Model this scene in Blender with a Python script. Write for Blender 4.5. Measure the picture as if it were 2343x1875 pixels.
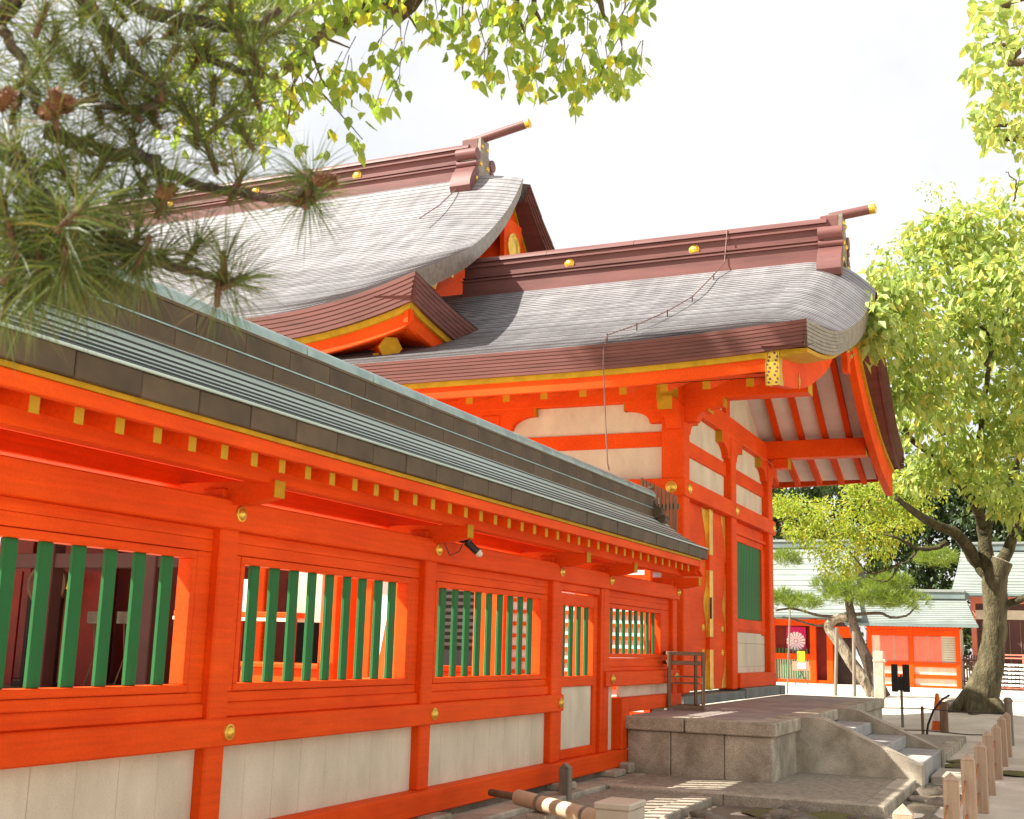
import bpy, bmesh, math, random
from mathutils import Vector, Matrix
R = math.radians
scn = bpy.context.scene
for o in list(bpy.data.objects): bpy.data.objects.remove(o)

# ------------------------------------------------------------------ camera
CW, CH = 2343.0, 1875.0
CF, CYAW, CPIT, CROL = 2.328, R(24.32), R(11.14), R(1.61)
CAM = Vector((0, 0, 1.645))
_f = Vector((-math.sin(CYAW)*math.cos(CPIT), math.cos(CYAW)*math.cos(CPIT), math.sin(CPIT)))
_r = Vector((math.cos(CYAW), math.sin(CYAW), 0)); _u = _r.cross(_f)
CR = math.cos(CROL)*_r + math.sin(CROL)*_u
CU = -math.sin(CROL)*_r + math.cos(CROL)*_u
cd = bpy.data.cameras.new('camera'); cam = bpy.data.objects.new('camera', cd)
scn.collection.objects.link(cam); scn.camera = cam
cd.sensor_width = 36; cd.lens = 18*CF; cd.clip_start = 0.05; cd.clip_end = 2000
m = Matrix((CR, CU, -_f)).transposed().to_4x4(); m.translation = CAM; cam.matrix_world = m
cd.dof.use_dof = True; cd.dof.focus_distance = 15; cd.dof.aperture_fstop = 7.1

def ray(px, py):
    d = CR*((px-CW/2)/(CW/2)) + CU*(-(py-CH/2)/(CW/2)) + _f*CF
    return d.normalized()
def aty(px, py, Y): d = ray(px, py); return CAM + d*(Y/d.y)
def atz(px, py, Z): d = ray(px, py); return CAM + d*((Z-CAM.z)/d.z)
def atd(px, py, D): return CAM + ray(px, py)*D

# ------------------------------------------------------------------ sky, sun, exposure
SUN = Vector((-1.0, -0.54, 1.12)).normalized()
w = bpy.data.worlds.new('World'); scn.world = w; w.use_nodes = True
nt = w.node_tree; nt.nodes.clear()
out = nt.nodes.new('ShaderNodeOutputWorld'); bg = nt.nodes.new('ShaderNodeBackground')
sky = nt.nodes.new('ShaderNodeTexSky'); sky.sky_type = 'NISHITA'; sky.sun_disc = False
sky.sun_elevation = math.asin(SUN.z); sky.sun_rotation = math.atan2(SUN.x, SUN.y)
sky.dust_density = 2.5; sky.air_density = 1.0
tc = nt.nodes.new('ShaderNodeTexCoord'); no = nt.nodes.new('ShaderNodeTexNoise')
no.inputs['Scale'].default_value = 2.2; no.inputs['Detail'].default_value = 7; no.inputs['Roughness'].default_value = .6
rp = nt.nodes.new('ShaderNodeMapRange'); rp.inputs[1].default_value = .30; rp.inputs[2].default_value = .62
rp.inputs[3].default_value = .58; rp.inputs[4].default_value = .97
mx = nt.nodes.new('ShaderNodeMix'); mx.data_type = 'RGBA'
mx.inputs[7].default_value = (5.6, 5.5, 5.4, 1)          # thin bright cloud
nt.links.new(tc.outputs['Generated'], no.inputs['Vector']); nt.links.new(no.outputs['Fac'], rp.inputs[0])
nt.links.new(rp.outputs[0], mx.inputs[0]); nt.links.new(sky.outputs[0], mx.inputs[6]); nt.links.new(mx.outputs[2], bg.inputs[0])
bg.inputs[1].default_value = 0.078
nt.links.new(bg.outputs[0], out.inputs[0])
ld = bpy.data.lights.new('sun', 'SUN'); ld.energy = 5.0; ld.angle = R(.55); ld.color = (1, .95, .86)
lo = bpy.data.objects.new('sun', ld); scn.collection.objects.link(lo); lo.location = SUN*60
lo.rotation_euler = SUN.to_track_quat('Z', 'Y').to_euler()
vs = scn.view_settings; vs.view_transform = 'Standard'; vs.look = 'None'; vs.exposure = 1.42; vs.gamma = 1; vs.use_curve_mapping = False

# ------------------------------------------------------------------ materials
def mat(name, col, rough=.6, var=.12, scale=2.0, bump=0.0, bscale=60, metal=0.0, spec=.4, stretch=(1,1,1), col2=None, fine=0.0, island=0.0, hue2=None):
    m = bpy.data.materials.new(name); m.use_nodes = True; n = m.node_tree.nodes; l = m.node_tree.links
    p = n['Principled BSDF']; p.inputs['Roughness'].default_value = rough; p.inputs['Metallic'].default_value = metal
    p.inputs['Specular IOR Level'].default_value = spec
    t = n.new('ShaderNodeTexCoord'); mp = n.new('ShaderNodeMapping'); mp.inputs['Scale'].default_value = stretch
    l.new(t.outputs['Object'], mp.inputs[0])
    a = n.new('ShaderNodeTexNoise'); a.inputs['Scale'].default_value = scale; a.inputs['Detail'].default_value = 6; a.inputs['Roughness'].default_value = .62
    l.new(mp.outputs[0], a.inputs['Vector'])
    c2 = col2 or tuple(max(0, c*(1-2*var)) for c in col)
    c1 = tuple(min(1, c*(1+var)) for c in col)
    r = n.new('ShaderNodeMapRange'); r.inputs[1].default_value = .33; r.inputs[2].default_value = .67
    l.new(a.outputs['Fac'], r.inputs[0])
    x = n.new('ShaderNodeMix'); x.data_type = 'RGBA'; x.inputs[6].default_value = (*c2, 1); x.inputs[7].default_value = (*c1, 1)
    l.new(r.outputs[0], x.inputs[0]); last = x.outputs[2]
    if fine:
        b = n.new('ShaderNodeTexNoise'); b.inputs['Scale'].default_value = 90; b.inputs['Detail'].default_value = 4
        l.new(t.outputs['Object'], b.inputs['Vector'])
        q = n.new('ShaderNodeMapRange'); q.inputs[1].default_value = .3; q.inputs[2].default_value = .7; q.inputs[3].default_value = 1-fine; q.inputs[4].default_value = 1+fine
        l.new(b.outputs['Fac'], q.inputs[0])
        y = n.new('ShaderNodeMix'); y.data_type = 'RGBA'; y.blend_type = 'MULTIPLY'; y.inputs[0].default_value = 1
        l.new(last, y.inputs[6]); l.new(q.outputs[0], y.inputs[7]); last = y.outputs[2]
    if island:
        g = n.new('ShaderNodeNewGeometry'); q = n.new('ShaderNodeMapRange'); q.inputs[3].default_value = 1-island; q.inputs[4].default_value = 1+island
        l.new(g.outputs['Random Per Island'], q.inputs[0])
        oi = n.new('ShaderNodeObjectInfo'); q2 = n.new('ShaderNodeMapRange'); q2.inputs[3].default_value = 1-island; q2.inputs[4].default_value = 1+island
        l.new(oi.outputs['Random'], q2.inputs[0]); mu = n.new('ShaderNodeMath'); mu.operation = 'MULTIPLY'
        l.new(q.outputs[0], mu.inputs[0]); l.new(q2.outputs[0], mu.inputs[1])
        y = n.new('ShaderNodeMix'); y.data_type = 'RGBA'; y.blend_type = 'MULTIPLY'; y.inputs[0].default_value = 1
        l.new(last, y.inputs[6]); l.new(mu.outputs[0], y.inputs[7]); last = y.outputs[2]
    l.new(last, p.inputs['Base Color'])
    if bump:
        b = n.new('ShaderNodeTexNoise'); b.inputs['Scale'].default_value = bscale; b.inputs['Detail'].default_value = 5
        l.new(mp.outputs[0], b.inputs['Vector']); bp = n.new('ShaderNodeBump'); bp.inputs['Strength'].default_value = bump; bp.inputs['Distance'].default_value = .05 if 'bark' in name or 'limb' in name else .01
        l.new(b.outputs['Fac'], bp.inputs['Height']); l.new(bp.outputs[0], p.inputs['Normal'])
    return m
def leafmat(name, c1, c2, trans=.45, c3=None, tcol=None):
    m = bpy.data.materials.new(name); m.use_nodes = True; n = m.node_tree.nodes; l = m.node_tree.links; n.clear()
    o = n.new('ShaderNodeOutputMaterial'); g = n.new('ShaderNodeNewGeometry'); r = n.new('ShaderNodeValToRGB')
    e = r.color_ramp.elements; e[0].color = (*c1, 1); e[1].color = (*c2, 1); e[0].position = .05; e[1].position = .8
    if c3: k = e.new(.97); k.color = (*c3, 1)
    l.new(g.outputs['Random Per Island'], r.inputs[0])
    p = n.new('ShaderNodeBsdfPrincipled'); p.inputs['Roughness'].default_value = .45; p.inputs['Specular IOR Level'].default_value = .35
    t = n.new('ShaderNodeBsdfTranslucent'); mx = n.new('ShaderNodeMixShader'); mx.inputs[0].default_value = trans
    l.new(r.outputs[0], p.inputs['Base Color'])
    hs = n.new('ShaderNodeMix'); hs.data_type = 'RGBA'; hs.blend_type = 'MULTIPLY'; hs.inputs[0].default_value = 1; hs.inputs[7].default_value = tcol or (2.2, 1.9, .7, 1)
    l.new(r.outputs[0], hs.inputs[6]); l.new(hs.outputs[2], t.inputs[0])
    l.new(p.outputs[0], mx.inputs[1]); l.new(t.outputs[0], mx.inputs[2]); l.new(mx.outputs[0], o.inputs[0])
    return m

VERM = (.84, .088, .004)
M = {}
def vermilion():
    m = bpy.data.materials.new('vermilion paint'); m.use_nodes = True; n = m.node_tree.nodes; l = m.node_tree.links; p = n['Principled BSDF']
    p.inputs['Roughness'].default_value = .62; p.inputs['Specular IOR Level'].default_value = .12
    t = n.new('ShaderNodeTexCoord'); gm = n.new('ShaderNodeNewGeometry')
    def noise(sc, st, det=5, ro=.6):
        mp = n.new('ShaderNodeMapping'); mp.inputs['Scale'].default_value = st; l.new(t.outputs['Object'], mp.inputs[0])
        a = n.new('ShaderNodeTexNoise'); a.inputs['Scale'].default_value = sc; a.inputs['Detail'].default_value = det; a.inputs['Roughness'].default_value = ro
        l.new(mp.outputs[0], a.inputs['Vector']); return a.outputs['Fac']
    def rng_(f, a, b, c, d):
        r = n.new('ShaderNodeMapRange'); r.inputs[1].default_value = a; r.inputs[2].default_value = b; r.inputs[3].default_value = c; r.inputs[4].default_value = d; l.new(f, r.inputs[0]); return r.outputs[0]
    def mul(a, b):
        y = n.new('ShaderNodeMix'); y.data_type = 'RGBA'; y.blend_type = 'MULTIPLY'; y.inputs[0].default_value = 1; l.new(a, y.inputs[6]); l.new(b, y.inputs[7]); return y.outputs[2]
    x = n.new('ShaderNodeMix'); x.data_type = 'RGBA'; x.inputs[6].default_value = (.68, .058, .003, 1); x.inputs[7].default_value = (.86, .092, .005, 1)
    l.new(rng_(noise(.8, (1, 1, 1.6)), .32, .68, 0, 1), x.inputs[0]); c = x.outputs[2]
    c = mul(c, rng_(noise(1.0, (34, 1.6, 34), 3), .3, .7, .90, 1.07))        # grain along the beams
    c = mul(c, rng_(noise(70, (1, 1, 1), 3), .3, .7, .93, 1.07))
    d = n.new('ShaderNodeMix'); d.data_type = 'RGBA'; d.inputs[7].default_value = (.20, .045, .02, 1)   # scuffs and old chips
    l.new(rng_(noise(5.5, (1, 1, 2.2), 8, .72), .665, .74, 0, .55), d.inputs[0]); l.new(c, d.inputs[6]); c = d.outputs[2]
    l.new(c, p.inputs['Base Color'])
    b = n.new('ShaderNodeBump'); b.inputs['Strength'].default_value = .18; b.inputs['Distance'].default_value = .008
    l.new(noise(1.2, (40, 2, 40), 4), b.inputs['Height']); l.new(b.outputs[0], p.inputs['Normal']); return m
M['verm'] = vermilion()
M['vermd'] = mat('darkened red paint', (.27, .018, .006), .6, .15, 2)  # dark red; its depth stands in for shade inside the hall
M['white'] = mat('white plaster board', (.69, .62, .475), .85, .05, 1.8, .08, 30, spec=.15, col2=(.57,.505,.375), stretch=(1.3,1.3,.7), fine=.08)
M['soffit'] = mat('soffit board white', (.78, .72, .66), .8, .05, 2)
M['gold'] = mat('gilt metal', (.80, .52, .08), .32, .1, 8, metal=.65, spec=.5)
M['ochre'] = mat('ochre paint end', (.50, .275, .015), .7, .1, 6, spec=.15)
M['green'] = mat('green paint', (.020, .150, .040), .6, .12, 3, .08, 25, spec=.2, stretch=(1,1,.25), fine=.05)
M['copper'] = mat('brown patinated copper', (.105, .072, .042), .6, .2, 2.2, .06, 40, metal=.0, spec=.2, col2=(.072,.052,.034), island=.16)
M['patina'] = mat('pale green patina copper', (.33, .43, .40), .42, .15, 3, metal=.35, col2=(.22,.31,.30), island=.06)
M['patroof'] = mat('grey green copper sheet', (.52, .62, .55), .42, .05, 1.6, metal=.2, spec=.5, col2=(.40,.50,.44), stretch=(1,.2,1), island=.08)
M['shingle'] = mat('grey weathered copper shingle', (.265, .258, .26), .5, .1, 1.4, .12, 30, metal=.1, spec=.3, col2=(.17,.163,.168), stretch=(2.2,.5,.5), fine=.10, island=.10)
M['gap_shade'] = mat('shingle edge shadow', (.05, .035, .035), .7, .15, 3)  # shadow gap under each course, painted as a dark edge
M['eave'] = mat('red brown copper edge', (.15, .052, .042), .6, .15, 2.2, metal=.0, spec=.25, col2=(.11,.040,.030), stretch=(.4,1,4), fine=.05)
M['ridge'] = mat('red brown ridge copper', (.19, .075, .066), .5, .12, 1.4, metal=.0, spec=.3, col2=(.13,.052,.045), stretch=(.4,1,3), fine=.04)
M['verge'] = mat('grey verge copper', (.27, .23, .19), .45, .15, 5, metal=.3, col2=(.18,.14,.10), stretch=(1,1,2))
M['granite'] = mat('granite', (.47, .41, .315), .85, .12, 2.6, .4, 70, spec=.2, col2=(.25,.21,.15), fine=.36, island=.10)
M['granite2'] = mat('pale cut granite', (.44, .39, .31), .8, .1, 2.0, .15, 90, spec=.2, col2=(.32,.275,.205), fine=.22, island=.08)
M['pave'] = mat('pebble paving', (.34, .29, .22), .85, .1, 14, .5, 40, col2=(.19,.17,.12), fine=.3)
M['deck'] = mat('brown paving tile', (.36, .31, .275), .85, .1, 2.0, .1, 60, spec=.2, col2=(.27,.23,.20), fine=.12, island=.08)
M['sill'] = mat('grey green stone', (.20, .21, .18), .75, .15, 3, .2, 60, fine=.2)
M['sand'] = mat('sandy ground', (.58, .51, .41), .95, .1, .9, .5, 45, col2=(.46,.39,.30), fine=.16)
M['earth'] = mat('dark earth', (.20, .16, .11), .95, .15, 3, .8, 25, col2=(.11,.09,.06), fine=.3)
M['moss'] = mat('moss', (.11, .115, .02), .95, .25, 9, .9, 60, col2=(.12,.095,.05), fine=.3)
M['oldwood'] = mat('weathered wood', (.24, .20, .15), .8, .2, 4, .4, 30, stretch=(3,3,.3), fine=.1)
M['rackwood'] = mat('brown rack wood', (.20, .125, .07), .7, .15, 5, .2, 30, stretch=(3,3,.3))
M['bollard'] = mat('planed cedar', (.47, .34, .235), .75, .1, 3, .2, 30, spec=.2, stretch=(9,9,.5), col2=(.37,.255,.165), fine=.06)
M['cord'] = mat('orange brown cord', (.42, .15, .05), .8, .15, 60)
M['wire'] = mat('dark wire', (.05, .04, .035), .6, .1, 10)
M['pinkwire'] = mat('copper lightning wire', (.22, .12, .10), .5, .1, 10, metal=.3)
M['cream'] = mat('cream enamel', (.62, .53, .40), .45, .05, 3, col2=(.55,.46,.34))
M['pipe'] = mat('tan plastic pipe', (.58, .44, .29), .45, .08, 5)
M['black'] = mat('black plastic', (.02, .018, .017), .5, .1, 5)
M['dark'] = mat('dark interior', (.035, .018, .014), .8, .2, 2)  # near black; in openings and screens it stands in for shade
M['bark'] = mat('bark', (.15, .105, .06), .9, .25, 5, 1.0, 22, stretch=(2.2,2.2,.5), col2=(.075,.055,.03), fine=.25)
M['mossbark'] = mat('mossy bark', (.135, .108, .06), .95, .2, 3.2, 1.0, 16, stretch=(2.5,2.5,.7), col2=(.045,.042,.015), fine=.45)
M['limbbark'] = mat('dark mossy limb', (.085, .07, .03), .95, .2, 4, 1.0, 16, stretch=(1.5,1.5,1.5), col2=(.03,.026,.012), fine=.4)
M['tread'] = mat('grey step stone', (.36, .355, .33), .8, .08, 2, .12, 90, spec=.2, col2=(.28,.27,.25), fine=.2)
M['pinebark'] = mat('pine bark', (.12, .085, .06), .9, .25, 7, 1.0, 30, stretch=(2,2,.7), col2=(.05,.035,.025), fine=.25)
M['palebark'] = mat('pale pine bark', (.36, .30, .22), .9, .25, 5, 1.0, 14, stretch=(2,2,.6), col2=(.13,.10,.065), fine=.2)
M['twig'] = mat('reddish twig', (.13, .065, .035), .8, .2, 10)
M['cone'] = mat('pine cone', (.20, .095, .04), .8, .2, 20)
M['copgreen'] = mat('far pale green roof', (.25, .275, .245), .65, .08, .7, spec=.2, col2=(.19,.21,.19))
M['fargrey'] = mat('far grey green ridge', (.16, .21, .20), .6, .1, 1)
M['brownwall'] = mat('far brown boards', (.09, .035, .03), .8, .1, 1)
M['pink'] = mat('pink red lattice paint', (.78, .22, .14), .6, .06, 2)
M['purple'] = mat('magenta curtain', (.55, .01, .11), .8, .1, 3)
M['print'] = mat('white print', (.85, .72, .74), .8, .03, 3)
M['orange'] = mat('orange plastic', (.75, .16, .02), .5, .06, 4)
M['whitep'] = mat('white plastic', (.80, .78, .74), .5, .03, 4)
M['yellow'] = mat('yellow sign', (.75, .42, .02), .5, .03, 4)
M['lampglass'] = mat('frosted lamp glass', (.75, .68, .56), .35, .05, 8)
M['rock'] = mat('field stone', (.22, .18, .135), .9, .2, 4, .6, 25, col2=(.12,.10,.075), fine=.25)
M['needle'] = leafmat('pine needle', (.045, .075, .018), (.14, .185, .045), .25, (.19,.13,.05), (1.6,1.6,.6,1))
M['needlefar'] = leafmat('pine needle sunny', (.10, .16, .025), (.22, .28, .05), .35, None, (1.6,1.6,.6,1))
M['leaf'] = leafmat('camphor leaf', (.21, .29, .075), (.42, .49, .16), .45, (.52,.47,.13), (1.5,1.5,.85,1))
M['leaf2'] = leafmat('yellow green leaf', (.26, .35, .05), (.44, .50, .10), .45, (.48,.34,.07), (1.4,1.4,.6,1))
M['leaf3'] = leafmat('overhead leaf', (.13, .20, .05), (.26, .33, .08), .55, (.42,.37,.05), (2.1,2.1,.9,1))
M['leafdark'] = leafmat('dark evergreen leaf', (.018, .04, .012), (.05, .085, .02), .2)

# ------------------------------------------------------------------ mesh helpers
COL = scn.collection
class MB:
    def __init__(s): s.v = []; s.f = []; s.m = []
    def add(s, vs, fs, m=0):
        b = len(s.v); s.v += [tuple(v) for v in vs]; s.f += [tuple(b+i for i in f) for f in fs]; s.m += [m]*len(fs); return s
    def box(s, x0, x1, y0, y1, z0, z1, m=0, ch=0.0):
        if x0 > x1: x0, x1 = x1, x0
        if y0 > y1: y0, y1 = y1, y0
        if z0 > z1: z0, z1 = z1, z0
        if ch <= 0:
            vs = [(x, y, z) for x in (x0, x1) for y in (y0, y1) for z in (z0, z1)]
            return s.add(vs, [(0,1,3,2),(4,6,7,5),(0,4,5,1),(2,3,7,6),(0,2,6,4),(1,5,7,3)], m)
        ch = min(ch, (x1-x0)*.4, (y1-y0)*.4, (z1-z0)*.4)
        lo_ = (x0, y0, z0); hi = (x1, y1, z1); idx = {}; vs = []
        for sx in (0,1):
            for sy in (0,1):
                for sz in (0,1):
                    sg = (sx, sy, sz)
                    for a in range(3):
                        p = []
                        for k in range(3):
                            e = hi[k] if sg[k] else lo_[k]
                            if k != a: e += -ch if sg[k] else ch
                            p.append(e)
                        idx[(sg, a)] = len(vs); vs.append(tuple(p))
        fs = []
        for a in range(3):
            b, c = [k for k in range(3) if k != a]
            for sa in (0,1):
                q = []
                for (sb, sc) in ((0,0),(1,0),(1,1),(0,1)):
                    g = [0,0,0]; g[a] = sa; g[b] = sb; g[c] = sc; q.append(idx[(tuple(g), a)])
                fs.append(q if (sa == 1) == ((b-a) % 3 == 1) else q[::-1])
        for a in range(3):      # edge quads along axis a
            b, c = [k for k in range(3) if k != a]
            for sb in (0,1):
                for sc in (0,1):
                    g0 = [0,0,0]; g1 = [0,0,0]; g0[b] = g1[b] = sb; g0[c] = g1[c] = sc; g1[a] = 1
                    fs.append([idx[(tuple(g0), b)], idx[(tuple(g1), b)], idx[(tuple(g1), c)], idx[(tuple(g0), c)]])
        for sx in (0,1):
            for sy in (0,1):
                for sz in (0,1): fs.append([idx[((sx,sy,sz), k)] for k in range(3)])
        return s.add(vs, fs, m)
    def prism(s, poly, axis, a, b, m=0, mcap=None):
        # poly: 2D points in the two other axes (in x,y,z order)
        n = len(poly); vs = []
        for q in (a, b):
            for p in poly:
                c = list(p); c.insert(axis, q); vs.append(tuple(c))
        s.add(vs, [(i, (i+1) % n, n+(i+1) % n, n+i) for i in range(n)], m)
        base = len(s.v) - 2*n
        mc = m if mcap is None else mcap
        s.f.append(tuple(base+i for i in range(n))[::-1]); s.m.append(m)
        s.f.append(tuple(base+n+i for i in range(n))); s.m.append(mc)
        return s
    def tube(s, pts, rad, n=8, m=0, cap=True):
        pts = [Vector(p) for p in pts]
        if not hasattr(rad, '__len__'): rad = [rad]*len(pts)
        vs = []; a = None
        for i, p in enumerate(pts):
            d = (pts[min(i+1, len(pts)-1)] - pts[max(i-1, 0)]).normalized()
            if a is None:
                a = d.cross(Vector((0, 0, 1)))
                if a.length < .2: a = d.cross(Vector((1, 0, 0)))
            else: a = a - d*a.dot(d)
            a.normalize(); b = d.cross(a)
            for k in range(n):
                t = 2*math.pi*k/n; vs.append(p + (a*math.cos(t)+b*math.sin(t))*rad[i])
        fs = []
        for i in range(len(pts)-1):
            for k in range(n):
                fs.append((i*n+k, i*n+(k+1) % n, (i+1)*n+(k+1) % n, (i+1)*n+k))
        if cap:
            fs.append(tuple(range(n))[::-1]); fs.append(tuple(range((len(pts)-1)*n, len(pts)*n)))
        return s.add(vs, fs, m)
    def lathe(s, prof, org, axis, n=20, m=0):
        # prof: (radius, height along axis)
        ax = Vector(axis).normalized(); o = Vector(org)
        a = ax.cross(Vector((0, 0, 1)));
        if a.length < .05: a = ax.cross(Vector((1, 0, 0)))
        a.normalize(); b = ax.cross(a); vs = []; fs = []
        for (r, h) in prof:
            for k in range(n):
                t = 2*math.pi*k/n; vs.append(o + ax*h + (a*math.cos(t)+b*math.sin(t))*max(r, 1e-4))
        for i in range(len(prof)-1):
            for k in range(n): fs.append((i*n+k, i*n+(k+1) % n, (i+1)*n+(k+1) % n, (i+1)*n+k))
        return s.add(vs, fs, m)
    def grid(s, P, m=0):
        nu, nv = len(P), len(P[0]); vs = [p for row in P for p in row]
        return s.add(vs, [(i*nv+j, i*nv+j+1, (i+1)*nv+j+1, (i+1)*nv+j) for i in range(nu-1) for j in range(nv-1)], m)
    def build(s, name, mats, parent=None, smooth=False, recalc=True, loc=None, auto=None):
        me = bpy.data.meshes.new(name); me.from_pydata(s.v, [], s.f)
        if not isinstance(mats, (list, tuple)): mats = [mats]
        for k in mats: me.materials.append(M[k] if isinstance(k, str) else k)
        me.polygons.foreach_set('material_index', s.m)
        if smooth: me.polygons.foreach_set('use_smooth', [True]*len(me.polygons))
        if recalc:
            bm = bmesh.new(); bm.from_mesh(me); bmesh.ops.recalc_face_normals(bm, faces=bm.faces); bm.to_mesh(me); bm.free()
        me.update()
        if auto: me.set_sharp_from_angle(angle=R(auto))
        return place(me, name, parent, loc)
def roughen(b, amp, freq, zs=.5):
    from mathutils import noise
    for i, v in enumerate(b.v):
        p = Vector(v); q = Vector((p.x*freq, p.y*freq, p.z*freq*zs)); b.v[i] = tuple(p+noise.noise_vector(q)*amp+noise.noise_vector(q*3.1)*amp*.45)
    return b
def place(me, name, parent=None, loc=None):
    o = bpy.data.objects.new(name, me); COL.objects.link(o)
    if loc is not None: o.location = loc
    if parent is not None:
        o.parent = parent; L = root_loc(parent); o.matrix_parent_inverse = Matrix.Translation(-L)
    return o
def root_loc(p):
    L = Vector(p.location)
    return L
def tag(o, label, cat, group=None):
    o['label'] = label; o['category'] = cat; o['kind'] = 'thing'
    if group: o['group'] = group
    return o
def thing(name, label, cat, loc=(0, 0, 0), group=None):
    o = bpy.data.objects.new(name, None); o.empty_display_size = .2; COL.objects.link(o); o.location = loc
    return tag(o, label, cat, group)
def structure(o): o['kind'] = 'structure'; return o
def lerp(a, b, t): return a + (b-a)*t
def sstep(t): t = max(0, min(1, t)); return t*t*(3-2*t)
def interp(tab, x):
    if x <= tab[0][0]: return tab[0][1]
    for (a, b), (c, d) in zip(tab, tab[1:]):
        if x <= c: return b + (d-b)*(x-a)/(c-a)
    return tab[-1][1]
def smoothtab(tab, n=40):
    # Catmull-Rom resample of (x, value) pairs
    P = [Vector((a, b)) for a, b in tab]; P = [P[0]*2-P[1]] + P + [P[-1]*2-P[-2]]; outp = []
    for i in range(1, len(P)-2):
        for k in range(n):
            t = k/n; p0, p1, p2, p3 = P[i-1:i+3]
            outp.append(tuple(.5*((2*p1)+(p2-p0)*t+(2*p0-5*p1+4*p2-p3)*t*t+(3*p1-p0-3*p2+p3)*t**3)))
    outp.append(tuple(P[-2])); return outp
def stud(parent, x, y, z, axis, r=.055, name='stud'):
    b = MB(); b.lathe([(r, 0), (r, .006), (r*.93, .016), (r*.80, .018), (r*.76, .014), (r*.72, .022), (r*.45, .036), (0.001, .042)], (x, y, z), axis, 20)
    return b.build(name, 'gold', parent, smooth=True, auto=50)
rng = random.Random(7)

# ================================================================== GROUND
def ground_sheet():
    b = MB(); xs = [-600, -200, -80, -40, -20, -10, -6, -4, -2.5, -1.6, -1.0, -.4, .3, 1, 2, 4, 8, 16, 40, 90, 200, 600]
    ys = [-200, -60, -20, -6, -2, 0, 2, 4, 6, 7] + [8+k*.8 for k in range(30)] + [34, 38, 44, 52, 62, 75, 95, 130, 200, 400, 900]
    P = [[(x, y, ground_z(x, y)) for y in ys] for x in xs]
    b.grid(P); return b
def ground_z(x, y):
    d = math.hypot(x+1.55, y-31.0)
    return .40*math.exp(-(d/2.6)**2) + (.012*math.sin(x*2.3+y*1.7)+.01*math.sin(x*5.1-y*2.9) if -3 < x < 3 and 6 < y < 32 else 0)
structure(ground_sheet().build('ground', 'sand', smooth=True, recalc=False))
b = MB()
P = [[(x, y, .012+ (.02*math.sin(x*7+y*3)+.02*math.sin(x*3.1-y*5.3))*min(1, (x+3.5)*2)*.6) for y in [6+.35*k for k in range(40)]] for x in [-3.45+.2*k for k in range(12)]]
b.grid(P); structure(b.build('earth_strip', 'earth', smooth=True, recalc=False))

# ================================================================== ROOFED FENCE WALL (foreground)
W0 = thing('roofed_fence_wall', 'long vermilion wall with green barred windows under a copper roof, in the foreground', 'wall', (-5.1, 9, 0))
POST = [0.62, 3.58, 6.54, 9.43, 12.41, 14.07, 17.02]
YA, YB = 0.5, 16.3
for y in POST:
    z0 = .40 if y < 14.3 else .81
    MB().box(-5.19, -4.998, y-.1, y+.1, z0, 2.52, ch=.012).build('post', 'verm', W0)
# base beam on the kerb, stepping up over the platform
MB().box(-5.22, -4.93, YA, 14.74, .205, .402, ch=.012).build('base_beam', 'verm', W0)
MB().box(-5.2, -4.935, 14.50, 14.80, .402, 1.025, ch=.012).build('base_beam', 'verm', W0)
MB().box(-5.2, -4.937, 14.80, 17.15, .845, 1.023, ch=.012).build('base_beam', 'verm', W0)
# lower tie, upper tie
MB().box(-5.20, -4.965, YA, 12.60, .94, 1.118, ch=.010).build('tie_beam', 'verm', W0)
MB().box(-5.20, -4.965, 13.99, 17.15, 1.17, 1.35, ch=.010).build('tie_beam', 'verm', W0)
MB().box(-5.23, -4.962, YA, 17.15, 2.345, 2.545, ch=.010).build('tie_beam', 'verm', W0)
for i, y in enumerate(POST[1:]):
    stud(W0, -4.962, y+.04, 2.455, (1, 0, 0))
    if i < 4: stud(W0, -4.965, y+(.08 if i < 3 else .10), 1.03 if i < 3 else 1.03, (1, 0, 0)) if i < 3 else None
stud(W0, -4.965, 14.2, 1.26, (1, 0, 0)); stud(W0, -4.965, 12.49, 1.03, (1, 0, 0)); stud(W0, -4.965, 16.95, 1.26, (1, 0, 0))
bar_me = {}
def bar_mesh(h, wf=1.0):
    k = (round(h, 3), wf)
    if k not in bar_me:
        b = MB(); b.box(-.015, .015, -.048*wf, .048*wf, 0, h, ch=.004)
        o = b.build('bar', 'green'); bar_me[k] = o.data; bpy.data.objects.remove(o)
    return bar_me[k]
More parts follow.
